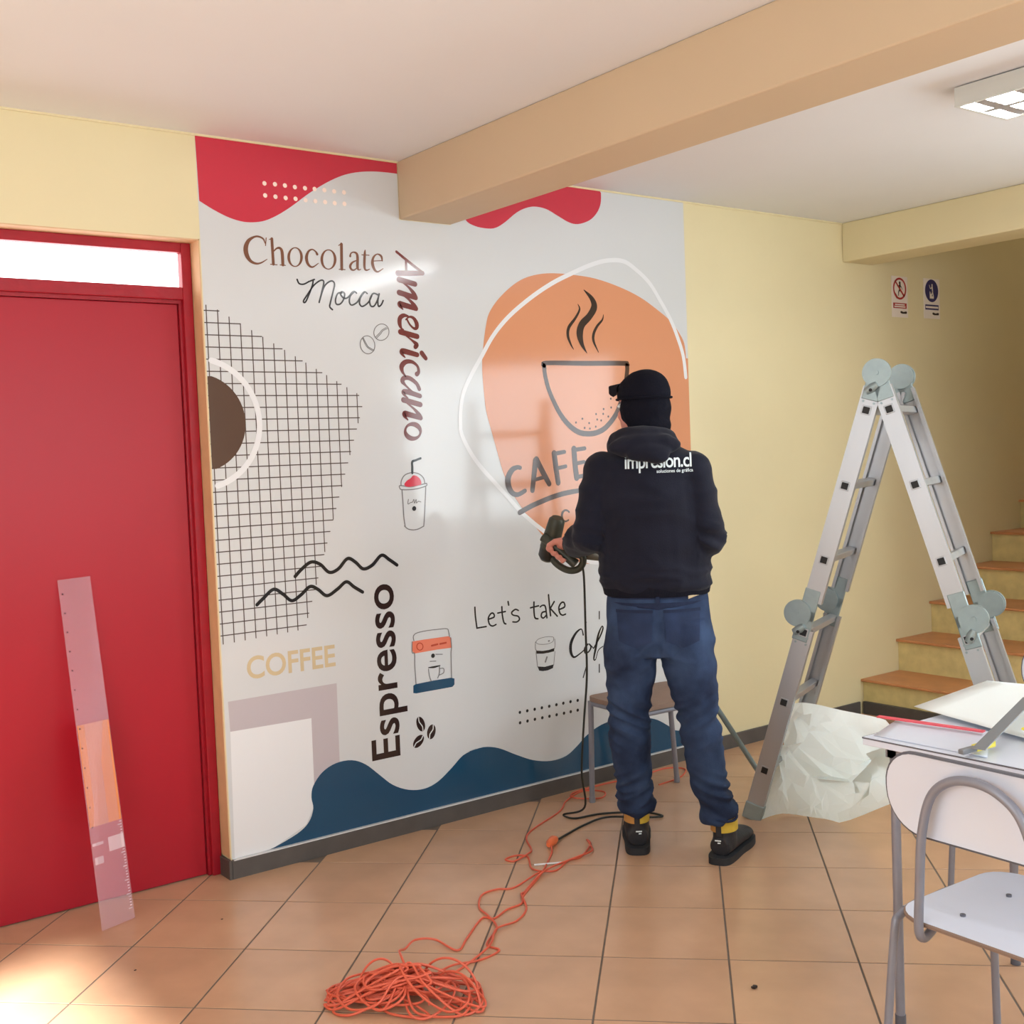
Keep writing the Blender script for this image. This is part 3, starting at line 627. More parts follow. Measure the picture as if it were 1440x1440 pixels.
for ia, ib, cx, cy in tiles:
    if tmesh is None:
        p = [(q[0] - cx, q[1] - cy) for q in tile_poly(ia, ib)]
        s = 0.994
        V = [(x, y, -0.004) for x, y in p] + [(x, y, -0.0008) for x, y in p] + [(x * s, y * s, 0.0) for x, y in p]
        F = [(8, 9, 10, 11)] + [(i, (i + 1) % 4, (i + 1) % 4 + 4, i + 4) for i in range(4)] + [(i + 4, (i + 1) % 4 + 4, (i + 1) % 4 + 8, i + 8) for i in range(4)]
        tmesh = bpy.data.meshes.new('floor_tile'); tmesh.from_pydata(V, [], F); tmesh.update()
        bm = bmesh.new(); bm.from_mesh(tmesh); bmesh.ops.recalc_face_normals(bm, faces=list(bm.faces))
        for f in bm.faces:
            if f.calc_area() > 0.05 and f.normal.z < 0: bmesh.ops.reverse_faces(bm, faces=list(bm.faces)); break
        bm.to_mesh(tmesh); bm.free()
        tmesh.materials.append(MATS['tile'])
    t = bpy.data.objects.new('floor_tile', tmesh); COL.objects.link(t)
    t.parent = floor; t.location = (cx, cy, 0)

# mural wall with the door opening
OX0, OX1, OZ = -0.96, 0.022, 2.246
w = MB()
w.box(-2.5, OX0, 0, 0.22, 0, CEIL + 0.1)
w.box(OX0, OX1, 0, 0.22, OZ, CEIL + 0.1)
w.box(OX1, 7.6, 0, 0.22, -0.05, CEIL + 0.1)
w.box(3.55, 7.6, 0, 0.22, CEIL + 0.1, 4.6)
wall_front = structure('wall_front', w, 'paint_yellow')
# painted reveal of the door opening
rv = MB().box(OX1 - 0.004, OX1 + 0.001, 0.0005, 0.10, 0.075, OZ)
structure('trim_1', rv, 'reveal_paint')
rv = MB().box(OX0, OX1, 0.0005, 0.10, OZ - 0.004, OZ + 0.001)
structure('trim_2', rv, 'reveal_paint')

# other walls (beside and behind the camera), with window openings
w = MB()
w.box(-2.6, -2.4, -5.7, 0.0, 0, 0.95); w.box(-2.6, -2.4, -5.7, 0.0, 2.25, CEIL + 0.1)
w.box(-2.6, -2.4, -5.7, -3.85, 0.95, 2.25); w.box(-2.6, -2.4, -1.55, 0.0, 0.95, 2.25)
structure('wall_left', w, 'paint_yellow')
w = MB()
w.box(-2.5, 3.9, -5.75, -5.6, 0, 0.95); w.box(-2.5, 3.9, -5.75, -5.6, 2.35, CEIL + 0.1)
w.box(-2.5, -0.95, -5.75, -5.6, 0.95, 2.35); w.box(2.15, 3.9, -5.75, -5.6, 0.95, 2.35)
structure('wall_back', w, 'paint_yellow')
w = MB()
w.box(3.8, 3.95, -5.6, -1.2, 0, 0.92); w.box(3.8, 3.95, -5.6, -1.2, 2.18, CEIL + 0.1)
w.box(3.8, 3.95, -5.6, -4.1, 0.92, 2.18); w.box(3.8, 3.95, -2.1, -1.2, 0.92, 2.18)
w.box(3.95, 7.6, -1.35, -1.2, 0, 4.6); w.box(3.8, 3.95, -1.35, -1.2, CEIL + 0.1, 4.6); w.box(7.5, 7.6, -1.2, 0.0, 0, 4.6)
structure('wall_right', w, 'paint_yellow')
def window(n, c, axis, hw, z0, z1):
    mb = MB(); t = 0.03
    for a, b, p, q in ((-hw, hw, z0, z0 + 0.05), (-hw, hw, z1 - 0.05, z1), (-hw, -hw + 0.05, z0, z1), (hw - 0.05, hw, z0, z1), (-0.025, 0.025, z0, z1)):
        if axis == 'x': mb.box(c[0] + a, c[0] + b, c[1] - t, c[1] + t, p, q)
        else: mb.box(c[0] - t, c[0] + t, c[1] + a, c[1] + b, p, q)
    o = structure('window_%d' % n, mb, 'lamp_body')
    return o
window(1, (-2.5, -2.7), 'y', 1.15, 0.95, 2.25)
window(2, (0.6, -5.68), 'x', 1.55, 0.95, 2.35)
window(3, (3.88, -3.1), 'y', 1.0, 0.92, 2.18)

# ceiling, beams, stairwell lid
structure('ceiling', MB().box(-2.6, 3.8, -5.75, 0.2, CEIL, CEIL + 0.12).box(3.5, 7.6, -1.35, 0.2, 4.5, 4.62).box(3.68, 3.8, -1.35, 0.0, CEIL + 0.12, 4.5), 'paint_ceiling')
structure('ceiling_beam', MB().box(0.835, 1.075, -5.7, 0.0, 2.384, CEIL, 0.006), 'paint_beam')
structure('ceiling_beam', MB().box(3.553, 3.80, -5.7, 0.0, 2.402, CEIL, 0.006), 'paint_yellow')
# caulk line where wall meets ceiling
structure('trim_3', MB().box(-2.4, 0.835, -0.006, 0.0, CEIL - 0.007, CEIL).box(1.075, 3.553, -0.006, 0.0, CEIL - 0.007, CEIL), 'paint_yellow')

# baseboards
bb = MB().box(OX1, 3.60, -0.012, 0.0, -0.003, 0.068, 0.003)
structure('baseboard_front', bb, 'base_dark')
structure('baseboard_door', MB().box(OX1 - 0.012, OX1, -0.012, 0.075, -0.003, 0.068, 0.003), 'base_dark')
structure('trim_4', MB().box(OX1 + 0.006, 2.385, -0.016, -0.001, 0.066, 0.0705), 'm_paper')

# ------------------------------------------------------------------ stairs along the mural wall
stairs = empty('staircase', (3.62, 0, 0))
tag(stairs, 'yellow-sided staircase with brown tiled treads rising along the wall behind the ladder', 'stairs')
for k in range(11):
    x0 = 0.02 + 0.3195 * k; z1 = 0.012 + 0.1755 * (k + 1)
    MB().box(x0, x0 + 0.36, -1.18, -0.001, 0.0, z1 - 0.014).build('riser', 'riser_paint', stairs)
    MB().box(x0 - 0.022, x0 + 0.322, -1.18, -0.0015, z1 - 0.014, z1, 0.003).build('tread', 'tread_tile', stairs)
MB().box(-0.0, 0.0195, -1.18, -0.0125, 0.0, 0.066).build('skirting', 'base_dark', stairs)

# ------------------------------------------------------------------ red door with transom
door = empty('red_door', (OX1 - 0.004, 0.10, 0))
tag(door, 'red painted metal door with a white transom pane in a red frame', 'door')
WD = OX1 - OX0
fr = MB()
fr.box(-0.036, -0.001, -0.030, 0.05, 0.001, OZ - 0.004, 0.003)
fr.box(-WD + 0.005, -WD + 0.04, -0.030, 0.05, 0.001, OZ - 0.004, 0.003)
fr.box(-WD + 0.04, -0.036, -0.030, 0.05, OZ - 0.038, OZ - 0.004, 0.003)
fr.box(-WD + 0.04, -0.036, -0.030, 0.05, 2.045, 2.088, 0.003)
fr.build('frame', 'frame_red', door)
st = MB()
st.box(-0.046, -0.036, -0.012, 0.05, 0.001, 2.045)
st.box(-WD + 0.04, -0.046, -0.012, 0.05, 2.033, 2.045)
st.build('door_stop', 'frame_red', door)
lf = MB().box(-WD + 0.045, -0.048, -0.002, 0.04, 0.004, 2.032, 0.003).build('leaf', 'door_red', door)
hd = MB().tube([(-WD + 0.11, -0.002, 1.0), (-WD + 0.11, -0.05, 1.0), (-WD + 0.22, -0.05, 1.0)], 0.009, 10)
hd.cyl((-WD + 0.11, -0.002, 1.0), (-WD + 0.11, -0.008, 1.0), 0.025)
hd.build('handle', 'hinge_steel', lf, smooth=True)
MB().box(-WD + 0.04, -0.036, 0.004, 0.010, 2.088, OZ - 0.038).build('transom_pane', 'frosted_pane', door)

# ------------------------------------------------------------------ ceiling luminaire
lum = empty('ceiling_luminaire', (2.09, -2.30, CEIL))
tag(lum, 'white fluorescent ceiling light with an open louver grid, at the right', 'ceiling light')
L2, W2 = 0.62, 0.152
b = MB()
b.box(-W2, -W2 + 0.004, -L2, L2, -0.062, -0.004); b.box(W2 - 0.004, W2, -L2, L2, -0.062, -0.004)
b.box(-W2 + 0.004, W2 - 0.004, -L2, -L2 + 0.004, -0.062, -0.004); b.box(-W2 + 0.004, W2 - 0.004, L2 - 0.004, L2, -0.062, -0.004)
b.box(-W2 + 0.004, W2 - 0.004, -L2 + 0.004, L2 - 0.004, -0.008, -0.0045)
b.build('housing', 'lamp_body', lum)
for sx in (-0.075, 0.075):
    MB().cyl((sx, -L2 + 0.03, -0.046), (sx, L2 - 0.03, -0.046), 0.013, n=14).build('fluorescent_tube', 'lamp_tube', lum, smooth=True)
rim = MB()
rim.box(-W2 - 0.001, W2 + 0.001, -L2 - 0.001, -L2 + 0.012, -0.066, -0.0605); rim.box(-W2 - 0.001, W2 + 0.001, L2 - 0.012, L2 + 0.001, -0.066, -0.0605)
rim.box(-W2 - 0.001, -W2 + 0.012, -L2 + 0.012, L2 - 0.012, -0.066, -0.0605); rim.box(W2 - 0.012, W2 + 0.001, -L2 + 0.012, L2 - 0.012, -0.066, -0.0605)
rim.build('rim', 'lamp_body', lum)
for i in range(9):
    y = -L2 + 0.137 * (i + 0.5)
    MB().prism([(-0.020, -0.062), (0.020, -0.062), (0.004, -0.0595), (-0.004, -0.0595)], -W2 + 0.005, W2 - 0.005, lambda u, v, d, y=y: (d, y + u, v)).build('louver_blade', 'louver', lum)
MB().prism([(-0.014, -0.0628), (0.014, -0.0628), (0.003, -0.0600), (-0.003, -0.0600)], -L2 + 0.005, L2 - 0.005, lambda u, v, d: (u, d, v)).build('louver_spine', 'louver', lum)

# ------------------------------------------------------------------ safety signs
def sign(u0, u1, v0, v1, label, kind):
    s = empty('safety_sign', ((u0 + u1) / 2, 0, (v0 + v1) / 2))
    tag(s, label, 'sign', 'stair safety signs')
    w, h = u1 - u0, v1 - v0
    MB().box(-w / 2, w / 2, -0.0022, -0.0004, -h / 2, h / 2).build('plate', 'sign_white', s)
    def flat(name, m, polys, y):
        mb = MB()
        for V, F in polys: mb.add([(a, y, b) for a, b in V], F)
        return mb.build(name, m, s, fix=False)
    def disc(cx, cy, r, n=40): return [(cx + r * cos(2 * pi * i / n), cy + r * sin(2 * pi * i / n)) for i in range(n)], [tuple(range(n))]
    def ring(cx, cy, r, wd): return stroke([(cx + r * cos(2 * pi * i / 28), cy + r * sin(2 * pi * i / 28), wd) for i in range(28)], True)
    def sk(*pts): return stroke(list(pts))
    def pol(*pts): return list(pts), [tuple(t) for t in tessellate_polygon([[Vector((a, b, 0)) for a, b in pts]])]
    cy = h * 0.20; r = w * 0.40
    if kind == 'red':
        flat('figure', 'sign_black', [disc(0.002, cy + 0.032, 0.008), sk((0.003, cy + 0.022, 0.013), (0.0, cy - 0.006, 0.012)), sk((0.003, cy + 0.018, 0.006), (-0.018, cy + 0.014, 0.005), (-0.022, cy + 0.022, 0.005)),
             sk((0.004, cy + 0.018, 0.006), (0.018, cy + 0.008, 0.005), (0.022, cy - 0.002, 0.005)), sk((0.0, cy - 0.006, 0.009), (-0.010, cy - 0.020, 0.007), (-0.012, cy - 0.038, 0.006)), sk((0.001, cy - 0.006, 0.009), (0.016, cy - 0.018, 0.007), (0.026, cy - 0.022, 0.006))], -0.0026)
        flat('stair_pictogram', 'sign_black', [pol((-0.052, cy - 0.012), (-0.005, cy - 0.058), (-0.030, cy - 0.054), (-0.048, cy - 0.036))], -0.0026)
        flat('prohibition_ring', 'sign_red', [ring(0, cy, r - 0.004, 0.011), sk((-r * 0.68, cy + r * 0.68, 0.010), (r * 0.68, cy - r * 0.68, 0.010))], -0.0030)
        flat('caption_bar', 'sign_red', [pol((-w * 0.42, -h * 0.15), (w * 0.42, -h * 0.15), (w * 0.42, -h * 0.28), (-w * 0.42, -h * 0.28))], -0.0026)
    else:
        flat('mandatory_disc', 'sign_blue', [disc(0, cy, r + 0.002)], -0.0026)
        flat('figure', 'sign_white', [disc(0.004, cy + 0.033, 0.006), sk((0.004, cy + 0.024, 0.011), (0.008, cy - 0.004, 0.011)), sk((0.004, cy + 0.022, 0.006), (-0.012, cy + 0.012, 0.005), (-0.022, cy + 0.030, 0.005)), sk((0.008, cy - 0.004, 0.009), (0.016, cy - 0.036, 0.008)), sk((0.007, cy - 0.004, 0.009), (0.0, cy - 0.022, 0.008))], -0.0030)
        flat('stair_pictogram', 'sign_white', [pol((-0.020, cy - 0.002), (-0.012, cy - 0.010), (-0.012, cy - 0.018), (0.0, cy - 0.018), (0.0, cy - 0.030), (0.012, cy - 0.030), (0.020, cy - 0.044), (-0.020, cy - 0.044))], -0.0030)
        flat('caption_bar', 'sign_blue', [pol((-w * 0.42, -h * 0.15), (w * 0.42, -h * 0.15), (w * 0.42, -h * 0.28), (-w * 0.42, -h * 0.28))], -0.0026)
    ln = [sk((-w * 0.30, -h * 0.19, 0.007), (w * 0.28, -h * 0.19, 0.007)), sk((-w * 0.34, -h * 0.24, 0.007), (w * 0.32, -h * 0.24, 0.007))] if kind == 'red' else [sk((-w * 0.36, -h * 0.215, 0.011), (w * 0.36, -h * 0.215, 0.011))]
    flat('caption_lines', 'sign_white', ln, -0.0030)
    flat('maker_mark', 'sign_black', [sk((w * 0.06, -h * 0.37, 0.013), (w * 0.18, -h * 0.385, 0.012)), sk((w * 0.22, -h * 0.385, 0.010), (w * 0.38, -h * 0.375, 0.014))], -0.0028)
sign(3.972, 4.118, 2.134, 2.358, 'white safety sign with red prohibition ring over a running figure', 'red')
sign(4.270, 4.424, 2.138, 2.362, 'white safety sign with a dark blue disc and handrail figure', 'blue')

# ------------------------------------------------------------------ printed vinyl mural
MX0, MX1, MZ0, MZ1 = 0.025, 2.385, 0.070, CEIL - 0.004
mural = empty('wall_mural', (0, 0, 0))
tag(mural, 'large printed vinyl coffee mural covering the wall beside the red door', 'mural')
mb = MB()
for x0, x1, z0, z1 in ((MX0, 0.834, MZ0, MZ1), (0.834, 1.076, MZ0, 2.383), (1.076, MX1, MZ0, MZ1)):
    mb.add([(x0, -0.0008, z0), (x1, -0.0008, z0), (x1, -0.0008, z1), (x0, -0.0008, z1)], [(0, 1, 2, 3)])
mb.build('vinyl_sheet', 'm_paper', mural, fix=False)
LAY = 0.0004
pieces = {}
nst = {}
order = []
for n_, rec in enumerate(ART):
    part, m, layer, kind, d = rec[:5]
    y = -0.0008 - LAY * layer
    q = [x / 10000.0 for x in d]
    if kind == 'D':                                  # each dot is a piece of its own
        for i in range(0, len(q), 3):
            key = (part, m, n_, i); order.append(key); pieces[key] = MB()
            pieces[key].add([(q[i] + q[i + 2] * cos(2 * pi * k / 12), y, q[i + 1] + q[i + 2] * sin(2 * pi * k / 12)) for k in range(12)], [tuple(range(12))])
        continue
    key = (part, m, 'g', rec[5]) if len(rec) > 5 else (part, m, n_, 0)
    if key not in pieces: pieces[key] = MB(); order.append(key)
    if kind in 'SC':
        V, F = stroke([tuple(q[i:i + 3]) for i in range(0, len(q), 3)], kind == 'C')
    else:
        pts = [tuple(q[i:i + 2]) for i in range(0, len(q), 2)]
        if kind == 'P': pts = [tuple(p) for p in crom(pts, 4, True)]
        elif part in ('red_wave', 'blue_wave', 'orange_blob'):
            tail = 1 if part == 'orange_blob' else 2
            pts = [pts[0]] + [tuple(p) for p in crom(pts[1:-tail], 4)] + pts[-tail:]
        V = pts; F = [tuple(t) for t in tessellate_polygon([[Vector((a, b, 0)) for a, b in pts]])]
    nst[key] = nst.get(key, 0) + 1                   # overlapping strokes of one letter lie a hair apart
    y -= 0.00004 * nst[key]
    pieces[key].add([(a, y, b) for a, b in V], F)
def face_front(o):
    bm = bmesh.new(); bm.from_mesh(o.data)
    bad = [f for f in bm.faces if f.normal.y > 0]
    bmesh.ops.reverse_faces(bm, faces=bad)
    bm.to_mesh(o.data); bm.free()
for key in order:
    face_front(pieces[key].build(key[0], key[1], mural, fix=False))
def mural_text(body, m, fn, w, h, bold):
    """one mesh for each letter, laid out along the line"""
    V, F = text_mesh(body, bold)
    x0 = min(a for a, b in V); x1 = max(a for a, b in V); cap = max(b for a, b in V)
    parent = list(range(len(V)))
    def find(i):
        while parent[i] != i: parent[i] = parent[parent[i]]; i = parent[i]
        return i
    for f in F:
        for i in f[1:]: parent[find(i)] = find(f[0])
    groups = {}
    for f in F: groups.setdefault(find(f[0]), []).append(f)
    for fs in groups.values():
        ids = sorted({i for f in fs for i in f}); ix = {v: k for k, v in enumerate(ids)}
        face_front(mk('letter', [fn((V[i][0] - x0) / (x1 - x0) * w, V[i][1] / cap * h) for i in ids], [tuple(ix[i] for i in f) for f in fs], m, mural))
mural_text('Espresso', 'm_dark', lambda a, b: (0.7325 - b, -0.0016, 0.310 + a), 0.674, 0.124, 0.013)
mural_text('COFFEE', 'm_beige', lambda a, b: (0.117 + a, -0.0016, 0.700 + b), 0.354, 0.080, 0.018)

# ------------------------------------------------------------------ the man (local frame: x right, y forward, z up; seen from behind)
AZ = radians(45.6)
man = empty('person', (1.297, -0.9425, 0), AZ - pi / 2)
tag(man, 'man in dark hoodie and jeans, back turned, holding a heat gun to the mural', 'person')

def ring_tube(mb, chain, n=20):
    """elliptical tube through (x,y,z,rx,ry); rx along local x-ish, ry along the other axis"""
    pts = [np.array(c, float) for c in chain]
    P = [Vector(p[:3]) for p in pts]
    V = []; F = []
    N = len(P)
    a = None
    for i in range(N):
        t = (P[min(i + 1, N - 1)] - P[max(i - 1, 0)]).normalized()
        if a is None: a = Vector((1, 0, 0)) if abs(t.x) < 0.9 else Vector((0, 0, 1))
        a = (a - t * a.dot(t)).normalized(); b = t.cross(a)
        for k in range(n):
            w = 2 * pi * k / n
            V.append(P[i] + a * cos(w) * pts[i][3] + b * sin(w) * pts[i][4])
    for i in range(N - 1):
        for k in range(n):
            F.append((i * n + k, i * n + (k + 1) % n, (i + 1) * n + (k + 1) % n, (i + 1) * n + k))
    F.append(tuple(range(n))[::-1]); F.append(tuple((N - 1) * n + k for k in range(n)))
    mb.add(V, F)

def ellipsoid(mb, c, r, rot=None, n=16):
    V = []; F = []
    m = n // 2
    R = rot if rot is not None else Matrix.Identity(3)
    c = Vector(c)
    for i in range(1, m):
        th = pi * i / m
        for k in range(n):
            w = 2 * pi * k / n
            V.append(c + R @ Vector((r[0] * sin(th) * cos(w), r[1] * sin(th) * sin(w), r[2] * cos(th))))
    for i in range(m - 2):
        for k in range(n):
            F.append((i * n + k, (i + 1) * n + k, (i + 1) * n + (k + 1) % n, i * n + (k + 1) % n))
    t = len(V); V.append(c + R @ Vector((0, 0, r[2]))); V.append(c - R @ Vector((0, 0, r[2])))
    for k in range(n):
        F.append((t, k, (k + 1) % n)); F.append((t + 1, (m - 2) * n + (k + 1) % n, (m - 2) * n + k))
    mb.add(V, F)

def fuse(name, mb, m, parent, voxel=0.008, smooth=6, disp=None):
    """union of overlapping closed shapes as one continuous skin"""
    me = bpy.data.meshes.new('tmp'); me.from_pydata(mb.v, [], mb.f); me.update()
    bm = bmesh.new(); bm.from_mesh(me); bmesh.ops.recalc_face_normals(bm, faces=list(bm.faces)); bm.to_mesh(me); bm.free()
    ob = bpy.data.objects.new('tmp', me); COL.objects.link(ob)
    md = ob.modifiers.new('r', 'REMESH'); md.mode = 'VOXEL'; md.voxel_size = voxel; md.adaptivity = 0.0
    if smooth:
        ms = ob.modifiers.new('s', 'SMOOTH'); ms.factor = 0.5; ms.iterations = smooth
    dg = bpy.context.evaluated_depsgraph_get()
    out = bpy.data.meshes.new_from_object(ob.evaluated_get(dg))
    bpy.data.objects.remove(ob); bpy.data.meshes.remove(me)
    if disp:
        n = len(out.vertices)
        co = np.empty(n * 3); out.vertices.foreach_get('co', co); co = co.reshape(-1, 3)
        no = np.empty(n * 3); out.vertices.foreach_get('normal', no); no = no.reshape(-1, 3)
        d = np.array([disp(*c) for c in co])
        co += no * d[:, None]
        out.vertices.foreach_set('co', co.ravel()); out.update()
    out.name = name
    out.polygons.foreach_set('use_smooth', [True] * len(out.polygons))
    return link_mesh(name, out, m, parent)

def bvh_of(o):
    return BVHTree.FromPolygons([v.co[:] for v in o.data.vertices], [tuple(p.vertices) for p in o.data.polygons])

def ns(x, y, z): return noise.noise(Vector((x, y, z)))
def fold(x): return 1.0 - abs(x) * 2.0

# pose: joints
HEAD = Vector((-0.075, 0.045, 1.615))
SH_L, EL_L, WR_L = Vector((-0.222, 0.02, 1.405)), Vector((-0.268, 0.015, 1.165)), Vector((-0.352, 0.215, 1.118))
SH_R, EL_R, WR_R = Vector((0.088, 0.02, 1.400)), Vector((0.138, 0.000, 1.150)), Vector((0.060, 0.235, 1.090))
HIP_L, KN_L, AN_L = Vector((-0.140, 0.03, 0.84)), Vector((-0.160, 0.075, 0.50)), Vector((-0.146, 0.118, 0.10))
HIP_R, KN_R, AN_R = Vector((0.055, 0.02, 0.84)), Vector((0.088, 0.020, 0.50)), Vector((0.158, 0.018, 0.10))
PEL = Vector((-0.043, 0.03, 0.90))
HYAW = radians(48)     # head turned to the left

# ---- body: one continuous skin (head, neck, trunk, arms with hands, legs)
def finger(mb, pts, r):
    ring_tube(mb, [(*p, rr, rr) for p, rr in zip(pts, r)], 10)
body = MB()
HR = Matrix.Rotation(HYAW, 3, 'Z')
def H(x, y, z): return HEAD + HR @ Vector((x, y, z))
ellipsoid(body, H(0, -0.012, 0.02), (0.072, 0.090, 0.098), HR)
ellipsoid(body, H(0, 0.030, -0.045), (0.058, 0.062, 0.072), HR)
ellipsoid(body, H(0, 0.062, -0.092), (0.026, 0.024, 0.022), HR)            # chin
ring_tube(body, [(*H(0, 0.078, 0.025), 0.009, 0.010), (*H(0, 0.098, -0.020), 0.016, 0.013), (*H(0, 0.088, -0.030), 0.014, 0.010)], 10)  # nose
ring_tube(body, [(*H(-0.034, 0.076, 0.026), 0.010, 0.008), (*H(0.034, 0.076, 0.026), 0.010, 0.008)], 10)   # brow
for sx in (-1, 1):
    ellipsoid(body, H(0.070 * sx, -0.012, -0.008), (0.008, 0.017, 0.030), HR)   # ears
    ellipsoid(body, H(0.030 * sx, 0.070, -0.030), (0.020, 0.016, 0.022), HR)    # cheeks
ellipsoid(body, H(0, 0.084, -0.056), (0.024, 0.011, 0.008), HR)            # lips
ring_tube(body, [(*(HEAD + Vector((0, -0.015, -0.05))), 0.052, 0.055), (-0.076, 0.020, 1.47), (-0.077, 0.02, 1.42)] and
          [(HEAD.x, HEAD.y - 0.015, HEAD.z - 0.05, 0.052, 0.055), (-0.076, 0.020, 1.47, 0.056, 0.058), (-0.077, 0.020, 1.40, 0.08, 0.07)], 16)
ring_tube(body, [(-0.077, 0.02, 1.43, 0.10, 0.06), (-0.076, 0.02, 1.38, 0.155, 0.085), (-0.068, 0.025, 1.25, 0.145, 0.095), (-0.05, 0.03, 1.05, 0.130, 0.088), (-0.043, 0.03, 0.93, 0.142, 0.095), (-0.043, 0.03, 0.82, 0.135, 0.095)], 20)
for s, e, w_ in ((SH_L, EL_L, WR_L), (SH_R, EL_R, WR_R)):
    m1 = s.lerp(e, 0.5); m2 = e.lerp(w_, 0.3)
    ring_tube(body, [(*s, 0.05, 0.05), (*m1, 0.040, 0.040), (*e, 0.025, 0.025), (*m2, 0.029, 0.029), (*w_, 0.026, 0.030)], 14)
for h, k, a in ((HIP_L, KN_L, AN_L), (HIP_R, KN_R, AN_R)):
    c = k.lerp(a, 0.35)
    ring_tube(body, [(*(h + Vector((0, 0, 0.04))), 0.075, 0.080), (*h, 0.075, 0.078), (*h.lerp(k, 0.5), 0.062, 0.066), (*k, 0.047, 0.050), (c.x, c.y - 0.01, c.z, 0.046, 0.050), (*a, 0.028, 0.032), (a.x, a.y, 0.075, 0.026, 0.030)], 14)
# left hand closed round the grip of the heat gun (grip axis GA through GC)
GC = Vector((-0.405, 0.285, 1.088))              # grip centre
GA = Vector((0.62, -0.10, -0.55)).normalized()   # along the grip
hd = (GC - WR_L).normalized()                    # wrist -> grip
pn = GA.cross(hd).normalized()                   # palm normal side
pa = hd
palm0 = WR_L + hd * 0.02
def hp(a, b, c): return WR_L + hd * a + GA * b + pn * c
ring_tube(body, [(*hp(0.0, 0, 0.004), 0.030, 0.026), (*hp(0.035, 0.0, 0.016), 0.042, 0.020), (*hp(0.075, 0.0, 0.026), 0.044, 0.018), (*hp(0.092, 0.0, 0.028), 0.040, 0.014)], 14)
for i, (off, ln) in enumerate(((-0.033, 0.94), (-0.011, 1.05), (0.011, 1.0), (0.032, 0.82))):
    kn = hp(0.088, off, 0.030)
    p1 = hp(0.088 + 0.030 * ln, off, 0.016); p2 = hp(0.088 + 0.034 * ln, off, -0.014); p3 = hp(0.088 + 0.010, off, -0.028); p4 = hp(0.088 - 0.012, off, -0.024)
    finger(body, [hp(0.070, off, 0.026), kn, p1, p2, p3, p4], [0.010, 0.0105, 0.0095, 0.009, 0.0085, 0.007])
finger(body, [hp(0.030, -0.030, 0.008), hp(0.055, -0.048, -0.008), hp(0.082, -0.050, -0.022), hp(0.100, -0.038, -0.032)], [0.014, 0.0125, 0.011, 0.008])
# right hand, relaxed in front of the body
hr = Vector((-0.35, 0.85, -0.30)).normalized(); ar = Vector((0.75, 0.45, 0.45)); ar = (ar - hr * ar.dot(hr)).normalized(); nr = hr.cross(ar)
def hq(a, b, c): return WR_R + hr * a + ar * b + nr * c
ring_tube(body, [(*hq(0, 0, 0), 0.028, 0.024), (*hq(0.04, 0, 0), 0.040, 0.018), (*hq(0.09, 0, 0), 0.040, 0.014)], 14)
for off, ln in ((-0.033, 0.9), (-0.011, 1.05), (0.011, 1.0), (0.032, 0.8)):
    finger(body, [hq(0.075, off, 0), hq(0.10, off, 0.001), hq(0.10 + 0.035 * ln, off, 0.012), hq(0.10 + 0.055 * ln, off, 0.030), hq(0.10 + 0.060 * ln, off, 0.046)], [0.010, 0.0105, 0.0095, 0.0085, 0.007])
finger(body, [hq(0.025, -0.030, 0.004), hq(0.05, -0.052, 0.014), hq(0.085, -0.058, 0.024), hq(0.105, -0.054, 0.030)], [0.014, 0.0125, 0.011, 0.008])
fuse('body', body, 'skin', man, 0.0045, 3)
for sx in (-1, 1):
    e = MB(); ellipsoid(e, H(0.030 * sx, 0.078, 0.004), (0.013, 0.010, 0.008), HR, 12)
    eo = e.build('eye', 'print_white', man, smooth=True)
    p = MB(); ellipsoid(p, H(0.030 * sx, 0.0865, 0.004), (0.005, 0.003, 0.005), HR, 10)
    p.build('iris', 'sign_black', eo, smooth=True)

# ---- jeans
j = MB()
ring_tube(j, [(-0.043, 0.030, 0.985, 0.172, 0.108), (-0.043, 0.028, 0.93, 0.180, 0.118), (-0.043, 0.020, 0.87, 0.184, 0.130), (-0.043, 0.022, 0.80, 0.178, 0.126), (-0.043, 0.030, 0.755, 0.150, 0.110)], 28)
ring_tube(j, [(-0.138, 0.025, 0.86, 0.088, 0.120), (-0.143, 0.030, 0.76, 0.095, 0.112), (-0.150, 0.045, 0.65, 0.086, 0.098), (-0.160, 0.064, 0.52, 0.074, 0.084), (-0.160, 0.070, 0.40, 0.072, 0.082), (-0.154, 0.086, 0.28, 0.066, 0.076), (-0.147, 0.104, 0.19, 0.064, 0.072), (-0.144, 0.113, 0.162, 0.062, 0.070)], 24)
ring_tube(j, [(0.052, 0.020, 0.86, 0.088, 0.120), (0.056, 0.018, 0.76, 0.095, 0.112), (0.068, 0.016, 0.65, 0.086, 0.098), (0.084, 0.012, 0.52, 0.072, 0.084), (0.099, 0.002, 0.40, 0.070, 0.082), (0.118, -0.008, 0.28, 0.065, 0.076), (0.138, 0.002, 0.19, 0.063, 0.072), (0.147, 0.009, 0.164, 0.061, 0.070)], 24)
